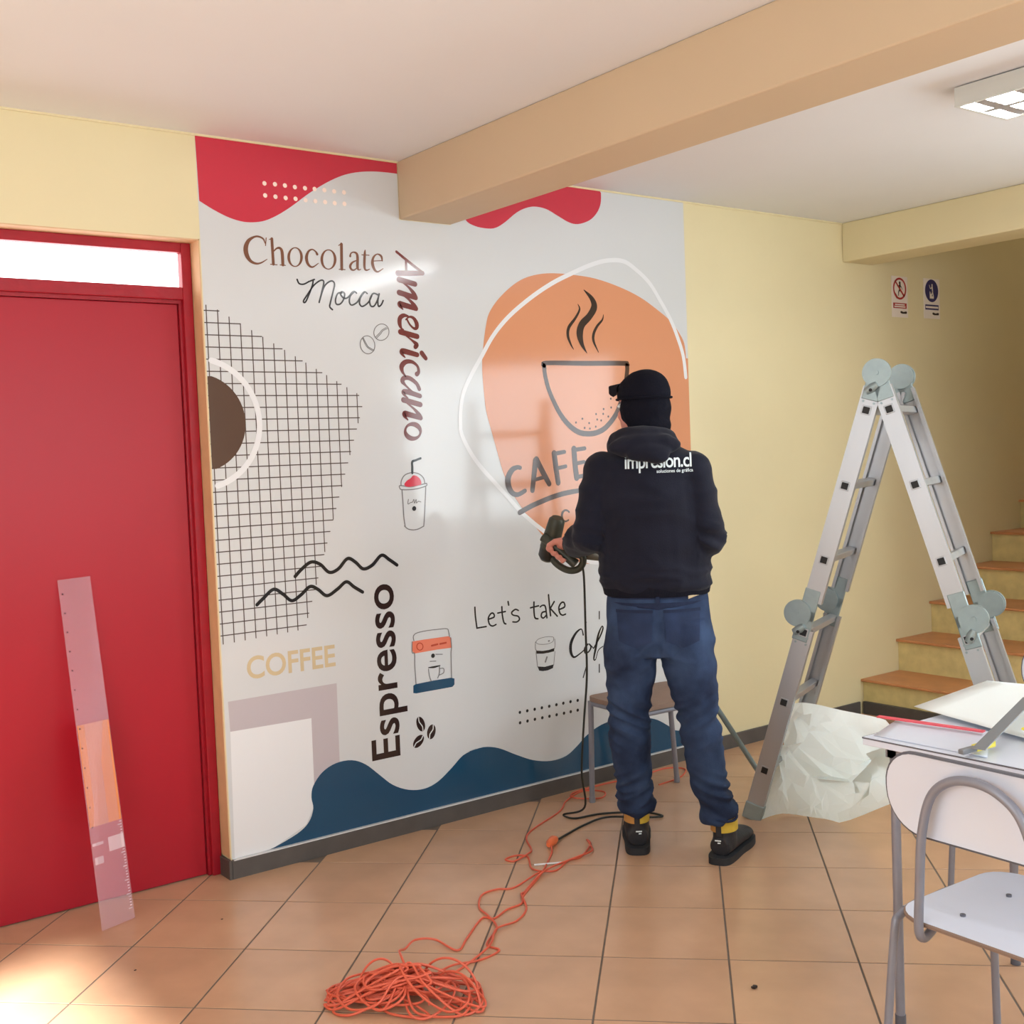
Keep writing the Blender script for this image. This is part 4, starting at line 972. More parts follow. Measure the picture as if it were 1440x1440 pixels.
def jean_disp(x, y, z):
    d = 0.0
    side = 1 if x > -0.04 else -1
    # stacked folds at the ankles, creases behind the knee, pull lines on the thigh
    a = max(0.0, min(1.0, (0.36 - z) / 0.16))
    d += a * 0.020 * (fold(ns(x * 5 + 3 * side, y * 5, z * 26 + x * side * 10)) - 0.4)
    kn = math.exp(-((z - 0.50) / 0.10) ** 2)
    d += kn * 0.015 * (fold(ns(x * 4 + 7 * side, y * 4, z * 22 - x * side * 12)) - 0.45)
    th = math.exp(-((z - 0.72) / 0.09) ** 2)
    d += th * 0.016 * (fold(ns(x * 9 + z * 6 * side, y * 5, z * 10 + 11 * side)) - 0.45)
    d += 0.005 * ns(x * 12, y * 14, z * 14)
    # seat cleft
    if z > 0.76 and y < 0.0: d -= 0.007 * math.exp(-((x + 0.043) / 0.016) ** 2) * min(1, (z - 0.76) / 0.05) * min(1.0, (0.95 - z) / 0.06)
    return d
jeans = fuse('jeans', j, 'denim', man, 0.0065, 4, jean_disp)
jb = bvh_of(jeans)
def drape(bvh, x, z, off, y0=-1.0):
    h = bvh.ray_cast(Vector((x, y0, z)), Vector((0, 1, 0)))
    return h[0].y - off if h[0] is not None else 0.0
def patch(name, poly, m, parent, bvh, off, th=0.002, grid=0.008):
    """cloth patch laid on the back of a garment: polygon in (x,z)"""
    xs = [p[0] for p in poly]; zs = [p[1] for p in poly]
    x0, x1, z0, z1 = min(xs), max(xs), min(zs), max(zs)
    nx = max(2, int((x1 - x0) / grid)); nz = max(2, int((z1 - z0) / grid))
    def edge(z):
        c = []
        for i in range(len(poly)):
            a, b = poly[i], poly[(i + 1) % len(poly)]
            if (a[1] - z) * (b[1] - z) <= 0 and a[1] != b[1]: c.append(a[0] + (z - a[1]) / (b[1] - a[1]) * (b[0] - a[0]))
        return (min(c), max(c)) if c else (x0, x1)
    V = []; F = []
    for jz in range(nz + 1):
        z = z0 + (z1 - z0) * min(max(jz / nz, 0.002), 0.998)
        a, b = edge(z)
        for ix in range(nx + 1):
            x = a + (b - a) * ix / nx
            V.append((x, drape(bvh, x, z, off), z))
    n = len(V)
    V += [(x, y + th, z) for x, y, z in V]
    w = nx + 1
    for jz in range(nz):
        for ix in range(nx):
            q = jz * w + ix
            F.append((q, q + 1, q + w + 1, q + w)); F.append((n + q + w, n + q + w + 1, n + q + 1, n + q))
    rim = [ix for ix in range(w)] + [jz * w + nx for jz in range(1, nz + 1)] + [nz * w + ix for ix in range(nx - 1, -1, -1)] + [jz * w for jz in range(nz - 1, 0, -1)]
    for i in range(len(rim)):
        a, b = rim[i], rim[(i + 1) % len(rim)]
        F.append((b, a, a + n, b + n))
    o = MB(); o.add(V, F)
    return o.build(name, m, parent, smooth=True)
for sx in (-1, 1):
    c = -0.043 + 0.082 * sx
    pk = patch('back_pocket', [(c - 0.062, 0.905), (c + 0.062, 0.905 ), (c + 0.056, 0.800), (c, 0.776), (c - 0.056, 0.800)], 'denim_pocket', jeans, jb, 0.004, 0.004)
for sx in (-1, 1):
    c = -0.043 + 0.082 * sx
    patch('pocket_hem', [(c - 0.064, 0.909), (c + 0.064, 0.909), (c + 0.064, 0.899), (c - 0.064, 0.899)], 'denim_dark', jeans, jb, 0.006, 0.004, 0.006)
patch('waistband', [(-0.205, 0.978), (0.118, 0.978), (0.118, 0.945), (-0.205, 0.945)], 'denim_dark', jeans, jb, 0.004, 0.004)
patch('yoke_seam', [(-0.200, 0.932), (-0.043, 0.914), (0.112, 0.932), (0.112, 0.928), (-0.043, 0.909), (-0.200, 0.928)], 'denim_dark', jeans, jb, 0.003, 0.003, 0.006)
patch('belt_loop', [(-0.050, 0.982), (-0.036, 0.982), (-0.036, 0.928), (-0.050, 0.928)], 'denim_dark', jeans, jb, 0.008, 0.004)
patch('leather_tag', [(0.062, 0.962), (0.118, 0.964), (0.118, 0.944), (0.062, 0.942)], 'leather_tag', jeans, jb, 0.008, 0.003)
for c, y in ((AN_L, 0.114), (AN_R, 0.010)):
    t = MB(); n = 28
    cx = -0.144 if c is AN_L else 0.148
    t.tube([(cx + 0.0605 * cos(2 * pi * k / n), y + 0.070 * sin(2 * pi * k / n), 0.160 + 0.004 * sin(4 * pi * k / n)) for k in range(n)], 0.005, 8, closed=True)
    t.build('hem', 'denim_dark', jeans, smooth=True)

# ---- hoodie
h = MB()
ring_tube(h, [(-0.048, 0.030, 0.955, 0.182, 0.120), (-0.047, 0.028, 0.985, 0.196, 0.134), (-0.050, 0.026, 1.06, 0.196, 0.136), (-0.056, 0.022, 1.18, 0.193, 0.134), (-0.066, 0.018, 1.30, 0.192, 0.130), (-0.072, 0.016, 1.37, 0.190, 0.120), (-0.072, 0.018, 1.42, 0.182, 0.106), (-0.075, 0.020, 1.452, 0.150, 0.092), (-0.077, 0.022, 1.478, 0.108, 0.078), (-0.078, 0.022, 1.495, 0.075, 0.068)], 28)
for s, e, w_ in ((SH_L, EL_L, WR_L), (SH_R, EL_R, WR_R)):
    sg = -1 if s is SH_L else 1
    m1 = s.lerp(e, 0.5); m2 = e.lerp(w_, 0.45)
    ellipsoid(h, (s.x - 0.004 * sg, s.y, s.z - 0.012), (0.070, 0.078, 0.072))
    ring_tube(h, [(s.x - 0.002 * sg, s.y, s.z + 0.008, 0.058, 0.064), (s.x, s.y, s.z - 0.020, 0.070, 0.077), (m1.x + 0.004 * sg, m1.y, m1.z, 0.065, 0.070), (e.x, e.y - 0.005, e.z + 0.01, 0.060, 0.064)], 20)
    ellipsoid(h, (e.x, e.y - 0.004, e.z - 0.002), (0.062, 0.064, 0.062))
    ring_tube(h, [(e.x, e.y - 0.01, e.z + 0.015, 0.056, 0.058), (e.x, e.y + 0.012, e.z - 0.008, 0.060, 0.060), (*m2, 0.055, 0.056), (*e.lerp(w_, 0.86), 0.048, 0.048), (*e.lerp(w_, 0.93), 0.040, 0.040)], 20)
def hood_disp(x, y, z):
    d = 0.007 * ns(x * 7, y * 7, z * 5) + 0.008 * (fold(ns(x * 6 + z * 5, y * 6, z * 12 + 4)) - 0.5)
    el = math.exp(-((z - 1.15) / 0.06) ** 2) * (1.0 if (x < -0.22 or x > 0.10) else 0.0)
    d += el * 0.018 * (fold(ns(x * 6 + 5, y * 9, z * 24 + x * 8)) - 0.45)
    lo = math.exp(-((z - 1.02) / 0.05) ** 2)
    d += lo * 0.012 * (fold(ns(x * 5 + 2, y * 5, z * 22)) - 0.4)
    # side drape under the arms
    dr = math.exp(-((abs(x + 0.06) - 0.13) / 0.025) ** 2) * (1 if z < 1.36 and y < 0 else 0)
    d -= dr * 0.004
    return d
hoodie = fuse('hoodie', h, 'hoodie', man, 0.0075, 6, hood_disp)
# ribbed waistband and cuffs
t = MB()
ring_tube(t, [(-0.047, 0.030, 0.948, 0.176, 0.118), (-0.047, 0.030, 0.955, 0.186, 0.125), (-0.047, 0.029, 0.980, 0.191, 0.130), (-0.047, 0.028, 1.002, 0.190, 0.128), (-0.047, 0.028, 1.004, 0.18, 0.12)], 40)
t.build('rib_waistband', 'hoodie_rib', hoodie, smooth=True)
for e, w_ in ((EL_L, WR_L), (EL_R, WR_R)):
    t = MB()
    ring_tube(t, [(*e.lerp(w_, 0.80), 0.043, 0.043), (*e.lerp(w_, 0.84), 0.046, 0.046), (*e.lerp(w_, 1.00), 0.043, 0.043), (*e.lerp(w_, 1.06), 0.038, 0.038)], 24)
    t.build('cuff', 'hoodie_rib', hoodie, smooth=True)
# hood, bunched round the neck and hanging on the back
t = MB()
arc_pts = []
for k in range(15):
    a = radians(-250 + 320 * k / 14) + radians(-0)
    cx, cy = -0.078, 0.030
    x = cx + 0.100 * cos(a); y = cy + 0.085 * sin(a)
    z = 1.478 + 0.020 * (-sin(a)) - (0.015 if sin(a) > 0.5 else 0)
    rr = 0.030 + 0.008 * max(0, -sin(a))
    arc_pts.append((x, y, z, rr, rr * 1.25))
ring_tube(t, arc_pts, 14)
ellipsoid(t, (-0.072, -0.070, 1.474), (0.126, 0.044, 0.046))
ellipsoid(t, (-0.060, -0.096, 1.452), (0.080, 0.030, 0.036))
ellipsoid(t, (-0.034, -0.106, 1.436), (0.046, 0.022, 0.028))
def hd_disp(x, y, z): return 0.006 * (fold(ns(x * 9, y * 9 + 3, z * 16)) - 0.45) + 0.003 * ns(x * 20, y * 20, z * 20)
hood = fuse('hood', t, 'hoodie', hoodie, 0.006, 5, hd_disp)
# printed lettering on the back
hb = bvh_of(hoodie)
def back_text(name, body, x0, z0, w, hgt, bold, slope, spacing=1.0):
    V, F = text_mesh(body, bold, spacing=spacing)
    xs = [a for a, b in V]; mx, mn = max(xs), min(xs); cap = 0.73
    bm = bmesh.new()
    vs_ = [bm.verts.new((x0 + (a - mn) / (mx - mn) * w, 0.0, z0 + b / cap * hgt)) for a, b in V]
    for f in F:
        try: bm.faces.new([vs_[i] for i in f])
        except ValueError: pass
    for _ in range(4):
        lg = [e for e in bm.edges if e.calc_length() > 0.006]
        if not lg: break
        bmesh.ops.subdivide_edges(bm, edges=lg, cuts=1)
        bmesh.ops.triangulate(bm, faces=list(bm.faces))
    for v in bm.verts: v.co.y = drape(hb, v.co.x, v.co.z, 0.004)
    me = bpy.data.meshes.new(name); bm.to_mesh(me); bm.free()
    link_mesh(name, me, 'print_white', hoodie)
back_text('back_lettering', 'impresion.cl', -0.140, 1.398, 0.228, 0.050, 0.014, 0.0, 0.92)
back_text('small_back_lettering', 'soluciones de gráfica', -0.032, 1.380, 0.124, 0.012, 0.012, 0.0)

# ---- cap and neck warmer
t = MB()
def Hc(a, b, c, r): return (*H(a, b, c), r[0], r[1])
ellipsoid(t, H(0, -0.014, -0.010), (0.084, 0.100, 0.090), HR)
ellipsoid(t, H(0, -0.030, -0.070), (0.076, 0.078, 0.080), HR)
ring_tube(t, [(HEAD.x, HEAD.y - 0.012, HEAD.z - 0.09, 0.072, 0.075), (HEAD.x, HEAD.y - 0.015, HEAD.z - 0.15, 0.078, 0.078)], 20)
wm = fuse('neck_warmer', t, 'knit_black', man, 0.006, 4, lambda x, y, z: 0.002 * ns(x * 20, y * 20, z * 30))
# open the warmer over the face
bm = bmesh.new(); bm.from_mesh(wm.data)
kill = []
HI = HR.transposed()
for v in bm.verts:
    q = HI @ (v.co - HEAD)
    if q.y > 0.062 and abs(q.x) < 0.05 and -0.075 < q.z < 0.05: kill.append(v)
bmesh.ops.delete(bm, geom=kill, context='VERTS'); bm.to_mesh(wm.data); bm.free()
t = MB()
ellipsoid(t, H(0, -0.008, 0.040), (0.087, 0.103, 0.084), HR, 24)
ellipsoid(t, H(0, -0.015, 0.062), (0.078, 0.090, 0.066), HR, 24)
bm_cap = fuse('cap', t, 'knit_black', man, 0.006, 4, lambda x, y, z: 0.0015 * ns(x * 25, y * 25, z * 25))
bm = bmesh.new(); bm.from_mesh(bm_cap.data)
bmesh.ops.delete(bm, geom=[v for v in bm.verts if (HI @ (v.co - HEAD)).z < 0.022], context='VERTS'); bm.to_mesh(bm_cap.data); bm.free()
so_ = bm_cap.modifiers.new('thickness', 'SOLIDIFY'); so_.thickness = 0.004; so_.offset = -1
t = MB(); V = []; F = []
for jv in range(7):
    for iu in range(13):
        u = -1 + 2 * iu / 12; vv = jv / 6
        x = 0.074 * u * (1 - 0.15 * vv); y = 0.060 * sqrt(max(0, 1 - (u * 0.85) ** 2)) + 0.020 + 0.066 * vv * sqrt(max(0.0, 1 - (u * 0.9) ** 2))
        z = 0.084 - 0.026 * u * u - 0.006 * vv
        V.append(H(x, y, z + 0.004))
for jv in range(6):
    for iu in range(12):
        q = jv * 13 + iu; F.append((q, q + 1, q + 14, q + 13))
n = len(V); V2 = V + [v - Vector((0, 0, 0.020)) for v in V]
F2 = F + [tuple(n + i for i in f[::-1]) for f in F]
rimv = list(range(13)) + [13 * k + 12 for k in range(1, 7)] + [78 + k for k in range(11, -1, -1)] + [13 * k for k in range(5, 0, -1)]
F2 += [(rimv[(i + 1) % len(rimv)], rimv[i], rimv[i] + n, rimv[(i + 1) % len(rimv)] + n) for i in range(len(rimv))]
t.add(V2, F2); t.build('brim', 'knit_black', bm_cap, smooth=True)
# band seam of the cap
t = MB()
t.tube([H(0.088 * cos(2 * pi * k / 32), -0.008 + 0.104 * sin(2 * pi * k / 32), 0.026) for k in range(32)], 0.004, 8, closed=True)
t.build('cap_band', 'knit_black', bm_cap, smooth=True)

# ---- boots (heel towards the camera)
def boot(ank, heading):
    R = Matrix.Rotation(heading, 3, 'Z')
    base = Vector((ank.x, ank.y, 0))
    def L(x, y, z): return base + R @ Vector((x, y, z))
    u = MB()
    ring_tube(u, [(*L(0, -0.052, 0.055), 0.038, 0.034), (*L(0, 0.00, 0.058), 0.043, 0.040), (*L(0, 0.07, 0.056), 0.046, 0.036), (*L(0, 0.14, 0.048), 0.050, 0.028), (*L(0, 0.195, 0.042), 0.044, 0.022), (*L(0, 0.22, 0.038), 0.026, 0.014)], 18)
    ring_tube(u, [(*L(0, 0.005, 0.05), 0.042, 0.060), (*L(0, 0.002, 0.11), 0.042, 0.056), (*L(0, 0.0, 0.128), 0.043, 0.055)], 18)
    up = fuse('boot', u, 'shoe_black', man, 0.005, 4)
    s = MB()
    out = [(-0.040, -0.060), (-0.046, -0.01), (-0.047, 0.07), (-0.054, 0.14), (-0.046, 0.205), (-0.02, 0.232), (0.02, 0.232), (0.046, 0.205), (0.054, 0.14), (0.047, 0.07), (0.046, -0.01), (0.040, -0.060), (0.022, -0.082), (-0.022, -0.082)]
    out = [tuple(p) for p in crom(out, 3, True)]
    s.prism(out, 0.001, 0.026, lambda a, b, d: tuple(L(a, b, d)))
    s.build('sole', 'shoe_sole', up, smooth=True)
    c = MB(); c2 = MB()
    for mb_, a0, a1 in ((c, -85, 60), (c2, 60, 275)):
        pass
    def band(mb_, a0, a1, r0, r1, z0, z1):
        n = 14; V = []; F = []
        for k in range(n + 1):
            a = radians(a0 + (a1 - a0) * k / n)
            for (rx, ry, z) in ((0.0445 * r0, 0.057 * r0, z0), (0.0445 * r1, 0.057 * r1, z1), (0.0445 * r1 - 0.006, 0.057 * r1 - 0.006, z1), (0.0445 * r0 - 0.006, 0.057 * r0 - 0.006, z0)):
                V.append(L(rx * sin(a), -ry * cos(a), z))
        for k in range(n):
            for q in range(4):
                F.append((k * 4 + q, k * 4 + (q + 1) % 4, (k + 1) * 4 + (q + 1) % 4, (k + 1) * 4 + q))
        F.append((0, 3, 2, 1)); F.append((n * 4, n * 4 + 1, n * 4 + 2, n * 4 + 3))
        mb_.add(V, F)
    band(c, 12, 170, 1.05, 1.05, 0.108, 0.168)
    c.build('yellow_collar', 'shoe_yellow', up, smooth=True)
    band(c2, -170, -12, 1.05, 1.05, 0.108, 0.168)
    c2.build('tan_collar', 'shoe_tan', up, smooth=True)
    pt = MB(); band(pt, -12, 12, 1.09, 1.08, 0.095, 0.170)
    pt.build('pull_tab', 'shoe_black', up, smooth=True)
    mk_ = MB()
    for z, x0, x1 in ((0.086, -0.006, 0.016), (0.078, 0.004, 0.014)):
        mk_.add([L(x0, -0.0835, z), L(x1, -0.0810, z), L(x1, -0.0820, z + 0.005), L(x0, -0.0845, z + 0.005)], [(0, 1, 2, 3)])
    mk_.build('heel_print', 'print_white', up, fix=False)
boot(Vector((-0.148, 0.128, 0)), radians(3))
boot(Vector((0.164, 0.026, 0)), radians(-22))

# ------------------------------------------------------------------ heat gun held in the left hand
gun = empty('heat_gun', man.matrix_basis.to_translation() + Matrix.Rotation(AZ - pi / 2, 3, 'Z') @ GC, AZ - pi / 2)
tag(gun, 'black heat gun with a looped handle in the man\'s left hand', 'heat gun')
def g(x, y, z): return Vector((x, y, z)) - GC
BA = Vector((-0.418, 0.31, 1.205)); BB = Vector((-0.470, 0.36, 1.055))
bd = (BB - BA).normalized()
mbg = MB(); mbg.tube([g(*(BA - bd * 0.012)), g(*BA), g(*(BA + bd * 0.03)), g(*(BA + bd * 0.09)), g(*(BA + bd * 0.118))], [0.022, 0.031, 0.033, 0.036, 0.037], 24)
mbg.build('motor_housing', 'gun_olive', gun, smooth=True)
mbg = MB(); mbg.tube([g(*(BA + bd * 0.112)), g(*(BA + bd * 0.155)), g(*(BA + bd * 0.166))], [0.036, 0.034, 0.026], 24)
mbg.build('rear_cap', 'gun_black', gun, smooth=True)
mbg = MB(); mbg.tube([g(*(BA + bd * 0.165)), g(*(BA + bd * 0.172))], [0.026, 0.022], 24); mbg.build('air_grille', 'gun_grey', gun, smooth=True)
mbg = MB(); mbg.tube([g(*(GC - GA * 0.062 + Vector((-0.02, 0.015, 0.015)))), g(*(GC - GA * 0.04)), g(*GC), g(*(GC + GA * 0.05)), g(*(GC + GA * 0.075))], [0.020, 0.0185, 0.0175, 0.0185, 0.019], 16)
mbg.build('grip', 'gun_olive', gun, smooth=True)
lp = [(-0.452, 0.345, 1.075), (-0.435, 0.335, 1.045), (-0.405, 0.320, 1.022), (-0.372, 0.305, 1.012), (-0.340, 0.290, 1.020), (-0.322, 0.278, 1.045), (-0.325, 0.272, 1.072), (-0.345, 0.274, 1.088)]
mbg = MB(); mbg.tube([g(*p) for p in crom(lp, 5)], 0.0135, 12); mbg.build('handle_loop', 'gun_olive', gun, smooth=True)
mbg = MB(); mbg.tube([g(-0.352, 0.285, 1.085), g(-0.330, 0.290, 1.083), g(-0.285, 0.310, 1.066), g(-0.262, 0.322, 1.056)], [0.022, 0.026, 0.018, 0.012], 16); mbg.build('nozzle', 'gun_grey', gun, smooth=True)
mbg = MB(); mbg.tube([g(-0.372, 0.300, 1.115), g(-0.350, 0.292, 1.105)], [0.008, 0.006], 10); mbg.build('trigger', 'gun_black', gun, smooth=True)
# cable: world coordinates converted to the gun's frame
GI = (Matrix.Translation(gun.location) @ Matrix.Rotation(AZ - pi / 2, 4, 'Z')).inverted()
GW = Matrix.Translation(gun.location) @ Matrix.Rotation(AZ - pi / 2, 4, 'Z')
start = GW @ g(-0.325, 0.275, 1.035)
cab = [tuple(start), tuple(start + Vector((0.008, 0.002, -0.06))), (start.x + 0.03, start.y + 0.03, 0.78), (start.x + 0.045, start.y + 0.05, 0.60), (start.x + 0.03, start.y + 0.06, 0.42), (start.x + 0.035, start.y + 0.09, 0.22), (start.x + 0.06, start.y + 0.11, 0.07), (1.33, -0.26, 0.005), (1.33, -0.33, 0.005), (1.45, -0.36, 0.005), (1.58, -0.46, 0.005), (1.60, -0.55, 0.005), (1.52, -0.52, 0.0105), (1.42, -0.42, 0.0105), (1.30, -0.42, 0.005), (1.18, -0.46, 0.005), (1.10, -0.495, 0.008)]
mbg = MB(); mbg.tube([GI @ Vector(p) for p in crom(cab, 8)], 0.0042, 8); mbg.build('power_cable', 'cable_black', gun, smooth=True)

# ------------------------------------------------------------------ orange extension cord
RT = Vector((0.714, -0.70, 0)); VD = Vector((0.70, 0.714, 0))
cord = empty('extension_cord', (0.0, -1.205, 0))
tag(cord, 'orange extension cord heaped on the tiles and trailing to the man\'s feet', 'extension cord')
rc = random.Random(11)
CO = Vector((0.0, -1.205, 0))
R0 = 0.0034
def cl(a, b, z): return RT * a + VD * b + Vector((0, 0, z))
path = []
NL = 34
for i in range(NL):
    f = i / NL
    big = rc.random()
    lobe = rc.choice((-1, -1, 0, 1, 1))
    ca = 0.085 * lobe + rc.uniform(-0.04, 0.04); cb = rc.uniform(-0.055, 0.035)
    ra = rc.uniform(0.055, 0.150) if lobe else rc.uniform(0.04, 0.10); rb = rc.uniform(0.022, 0.080)
    tilt = rc.uniform(-0.55, 0.55); ph = rc.uniform(0, 2 * pi); lift = rc.uniform(0.0, 0.055)
    zb = 0.006 + 0.085 * f * (1 - 0.4 * abs(lobe))
    n = 7
    for k in range(n):
        w = ph + 2 * pi * k / n
        a = ra * cos(w); b = rb * sin(w)
        aa = ca + a * cos(tilt) - b * sin(tilt); bb = cb + a * sin(tilt) + b * cos(tilt)
        aa += 0.03 * noise.noise(Vector((aa * 9, bb * 9, i * 0.7))); bb += 0.03 * noise.noise(Vector((bb * 9, aa * 9, 5 + i * 0.7)))
        d = min(1.0, sqrt((aa / 0.25) ** 2 + (bb / 0.13) ** 2))
        z = zb * (1 - d ** 1.5) + lift * max(0, 1 - d) + 0.004 + rc.uniform(0, 0.006)
        path.append(cl(aa, bb, z))
MB().tube([Vector(p) for p in crom([tuple(p) for p in path], 7)], R0, 7).build('coiled_cord', 'cord_orange', cord, smooth=True)
# big standing loops on the heap
for a0, b0, w_, h_, y_ in ((-0.085, 0.03, 0.052, 0.075, 0.4), (0.115, 0.02, 0.085, 0.085, -0.3), (-0.075, -0.03, 0.045, 0.05, 0.1), (0.02, -0.07, 0.055, 0.035, 0.2), (0.14, -0.01, 0.07, 0.06, -0.6)):
    pts = []
    for k in range(15):
        w = pi * k / 14
        pts.append(cl(a0 + w_ * cos(w) , b0 + y_ * w_ * cos(w) + 0.02 * sin(w), 0.012 + h_ * sin(w)))
    MB().tube([Vector(p) for p in crom([tuple(p) for p in pts], 3)], R0, 7).build('cord_loop', 'cord_orange', cord, smooth=True)
def trail(pts, name='trailing_cord'):
    P = [Vector((x, y, z)) - CO for x, y, z in [p if len(p) == 3 else (p[0], p[1], 0.0032) for p in pts]]
    MB().tube([Vector(p) for p in crom([tuple(p) for p in P], 8)], R0, 7).build(name, 'cord_orange', cord, smooth=True)
trail([(0.03,-1.17,0.05),(0.045,-1.11,0.075),(0.078,-1.046,0.06),(0.133,-0.985,0.03),(0.201,-0.931,0.02),(0.26,-0.949,0.01),(0.275,-1.045),(0.348,-0.992),(0.469,-0.899),(0.498,-0.926),(0.569,-0.896),(0.636,-0.887),(0.687,-0.833),(0.839,-0.727),(1.001,-0.588),(1.040,-0.540,0.012)])
trail([(0.104,-1.174,0.02),(0.199,-1.133,0.01),(0.285,-1.145),(0.368,-1.129),(0.366,-1.069),(0.459,-0.993),(0.487,-0.915,0.008),(0.516,-0.819),(0.584,-0.738),(0.651,-0.731),(0.703,-0.758),(0.841,-0.718,0.009),(0.91,-0.728),(1.005,-0.681),(1.062,-0.682),(1.175,-0.605),(1.20,-0.555),(1.165,-0.62),(1.114,-0.677,0.009),(0.997,-0.691,0.009),(0.853,-0.73,0.014),(0.71,-0.81),(0.675,-0.836,0.009),(0.622,-0.931),(0.539,-0.989),(0.447,-1.008,0.009),(0.356,-1.095,0.009),(0.22,-1.152),(0.12,-1.19,0.01)])
trail([(0.847,-0.724,0.014),(0.862,-0.649),(0.922,-0.55),(0.901,-0.511),(0.848,-0.515),(0.858,-0.553),(0.93,-0.539,0.009),(0.981,-0.496),(1.044,-0.384),(1.133,-0.314),(1.346,-0.213),(1.46,-0.12),(1.60,-0.06),(1.66,-0.13),(1.59,-0.19),(1.50,-0.13,0.009),(1.56,-0.05),(1.76,-0.045),(1.90,-0.07),(2.10,-0.05),(2.159,-0.12),(2.05,-0.20),(1.90,-0.22)])
pl = MB()
pl.tube([Vector((1.035, -0.53, 0.014)) - CO, Vector((1.050, -0.52, 0.015)) - CO, Vector((1.080, -0.503, 0.016)) - CO, Vector((1.098, -0.494, 0.014)) - CO], [0.008, 0.015, 0.018, 0.012], 14)
pl.build('socket', 'plug_orange', cord, smooth=True)

# ------------------------------------------------------------------ stool behind the man's knees
stool = empty('school_stool', (1.80, -0.38, 0))
tag(stool, 'brown-topped stool with grey tube legs behind the man\'s knees, by the mural', 'stool')
def sl(x, y, z): return Vector((x - 1.80, y + 0.38, z))
def slab(mb, corners, z0, z1, r=0.05, n=6):
    """rounded slab on 4 ground corners"""
    c = [Vector((x, y)) for x, y in corners]
    poly = []
    for i in range(4):
        p = c[i]; a = (c[i - 1] - p).normalized(); b = (c[(i + 1) % 4] - p).normalized()
        for k in range(n + 1):
            t = k / n
            q0 = p + a * r; q1 = p + b * r
            poly.append(tuple((1 - t) ** 2 * q0 + 2 * t * (1 - t) * p + t * t * q1))
    mb.prism(poly, z0, z1, lambda u, v, d: tuple(sl(u, v, d)))
mbs = MB(); slab(mbs, [(1.50, -0.22), (1.48, -0.56), (1.92, -0.58), (1.96, -0.24)][::-1], 0.437, 0.455, 0.05)
mbs.build('seat', 'laminate_brown', stool, smooth=True)
mbs = MB()
rim = [(1.515, -0.235), (1.50, -0.545), (1.905, -0.565), (1.945, -0.255)]
mbs.tube([sl(x, y, 0.425) for x, y in rim], 0.011, 10, closed=True)
mbs.build('seat_rail', 'tube_grey', stool, smooth=True)
for (tx, ty), (bx, by) in zip(rim, ((1.53, -0.205), (1.46, -0.54), (2.28, -0.47), (1.99, -0.24))):
    lg = MB(); lg.tube([sl(tx, ty, 0.435), sl(tx, ty, 0.40), sl(bx, by, 0.012)], 0.0115, 12)
    lo = lg.build('leg', 'tube_grey' if (bx < 2.2) else 'tube_sky_sheen', stool, smooth=True)
    ft = MB(); ft.cyl(sl(bx, by, 0.001), sl(bx, by, 0.025), 0.0135, n=12); ft.build('foot_cap', 'tube_grey', lo, smooth=True)

# ------------------------------------------------------------------ folding aluminium ladder
S_ = Vector((0.391, -0.921, 0)).normalized(); T_ = Vector((-S_.y, S_.x, 0)); Z_ = Vector((0, 0, 1))
L1 = Vector((1.83, -0.807, 0)); LA, LH, LW = 0.5227, 1.7066, 0.42
lad = empty('folding_ladder', L1)
tag(lad, 'folding aluminium ladder standing open in an A shape before the stairs', 'ladder')
apex = S_ * LA + Z_ * LH
def section(foot, top, sgn):
    ax = (top - foot).normalized(); L = (top - foot).length
    wx = ax.cross(T_).normalized()           # across the rail face
    mid = 0.475 * L
    for t0 in (0.0, LW):
        for a0, a1 in ((0.02, mid - 0.055), (mid + 0.055, L - 0.055)):
            c = foot + ax * ((a0 + a1) / 2) + T_ * t0
            rb = MB(); hw = 0.034; th = 0.012; hl = (a1 - a0) / 2
            s_in = 1 if t0 == 0 else -1
            # C channel: web + two flanges
            rb.obox(c, wx, T_, ax, hw, 0.0015, hl)
            for q in (-1, 1): rb.obox(c + wx * q * (hw - 0.002) + T_ * s_in * th, wx, T_, ax, 0.002, th, hl)
            for q in (-1, 1): rb.obox(c + wx * q * (hw - 0.006) + T_ * s_in * th * 2, wx, T_, ax, 0.006, 0.0012, hl)
            rail = rb.build('rail', 'aluminium', lad)
            # rivets near the joint ends
            for b in ((a1 - 0.03, a1 - 0.055) if True else ()):
                for q in (-0.02, 0.02):
                    rv_ = MB(); p = foot + ax * b + T_ * (t0 - s_in * 0.0015) + wx * q
                    rv_.cyl(p, p - T_ * s_in * 0.003, 0.0045, n=8); rv_.build('rivet', 'hinge_steel', rail)
        # rubber foot
        fo = MB(); fo.obox(foot + ax * 0.032 + T_ * (t0 + 0.010 * (1 if t0 == 0 else -1)), wx, T_, ax, 0.038, 0.016, 0.034, 0.004)
        fob = fo.build('foot', 'hinge_steel', lad)
    # rungs
    for d in (0.14, 0.427, 0.715, 1.004, 1.29, 1.575):
        p = foot + ax * (L - d)
        r_ = MB(); r_.obox(p + T_ * LW / 2, wx, T_, ax, 0.0155, LW / 2 - 0.001, 0.0135, 0.003)
        rg = r_.build('rung', 'aluminium', lad)
        for t0, o_ in ((0.0, -1), (LW, 1)):
            k_ = MB(); q = p + T_ * (t0 + o_ * 0.003)
            k_.obox(q, wx, T_, ax, 0.0165, 0.0022, 0.0165, 0.002); kk = k_.build('rung_collar', 'aluminium', rg)
            k_ = MB(); k_.obox(q + T_ * o_ * 0.0022, wx, T_, ax, 0.0125, 0.002, 0.0125, 0.0018); k_.build('end_plug', 'plug_black', rg)
    return ax, wx, L, mid
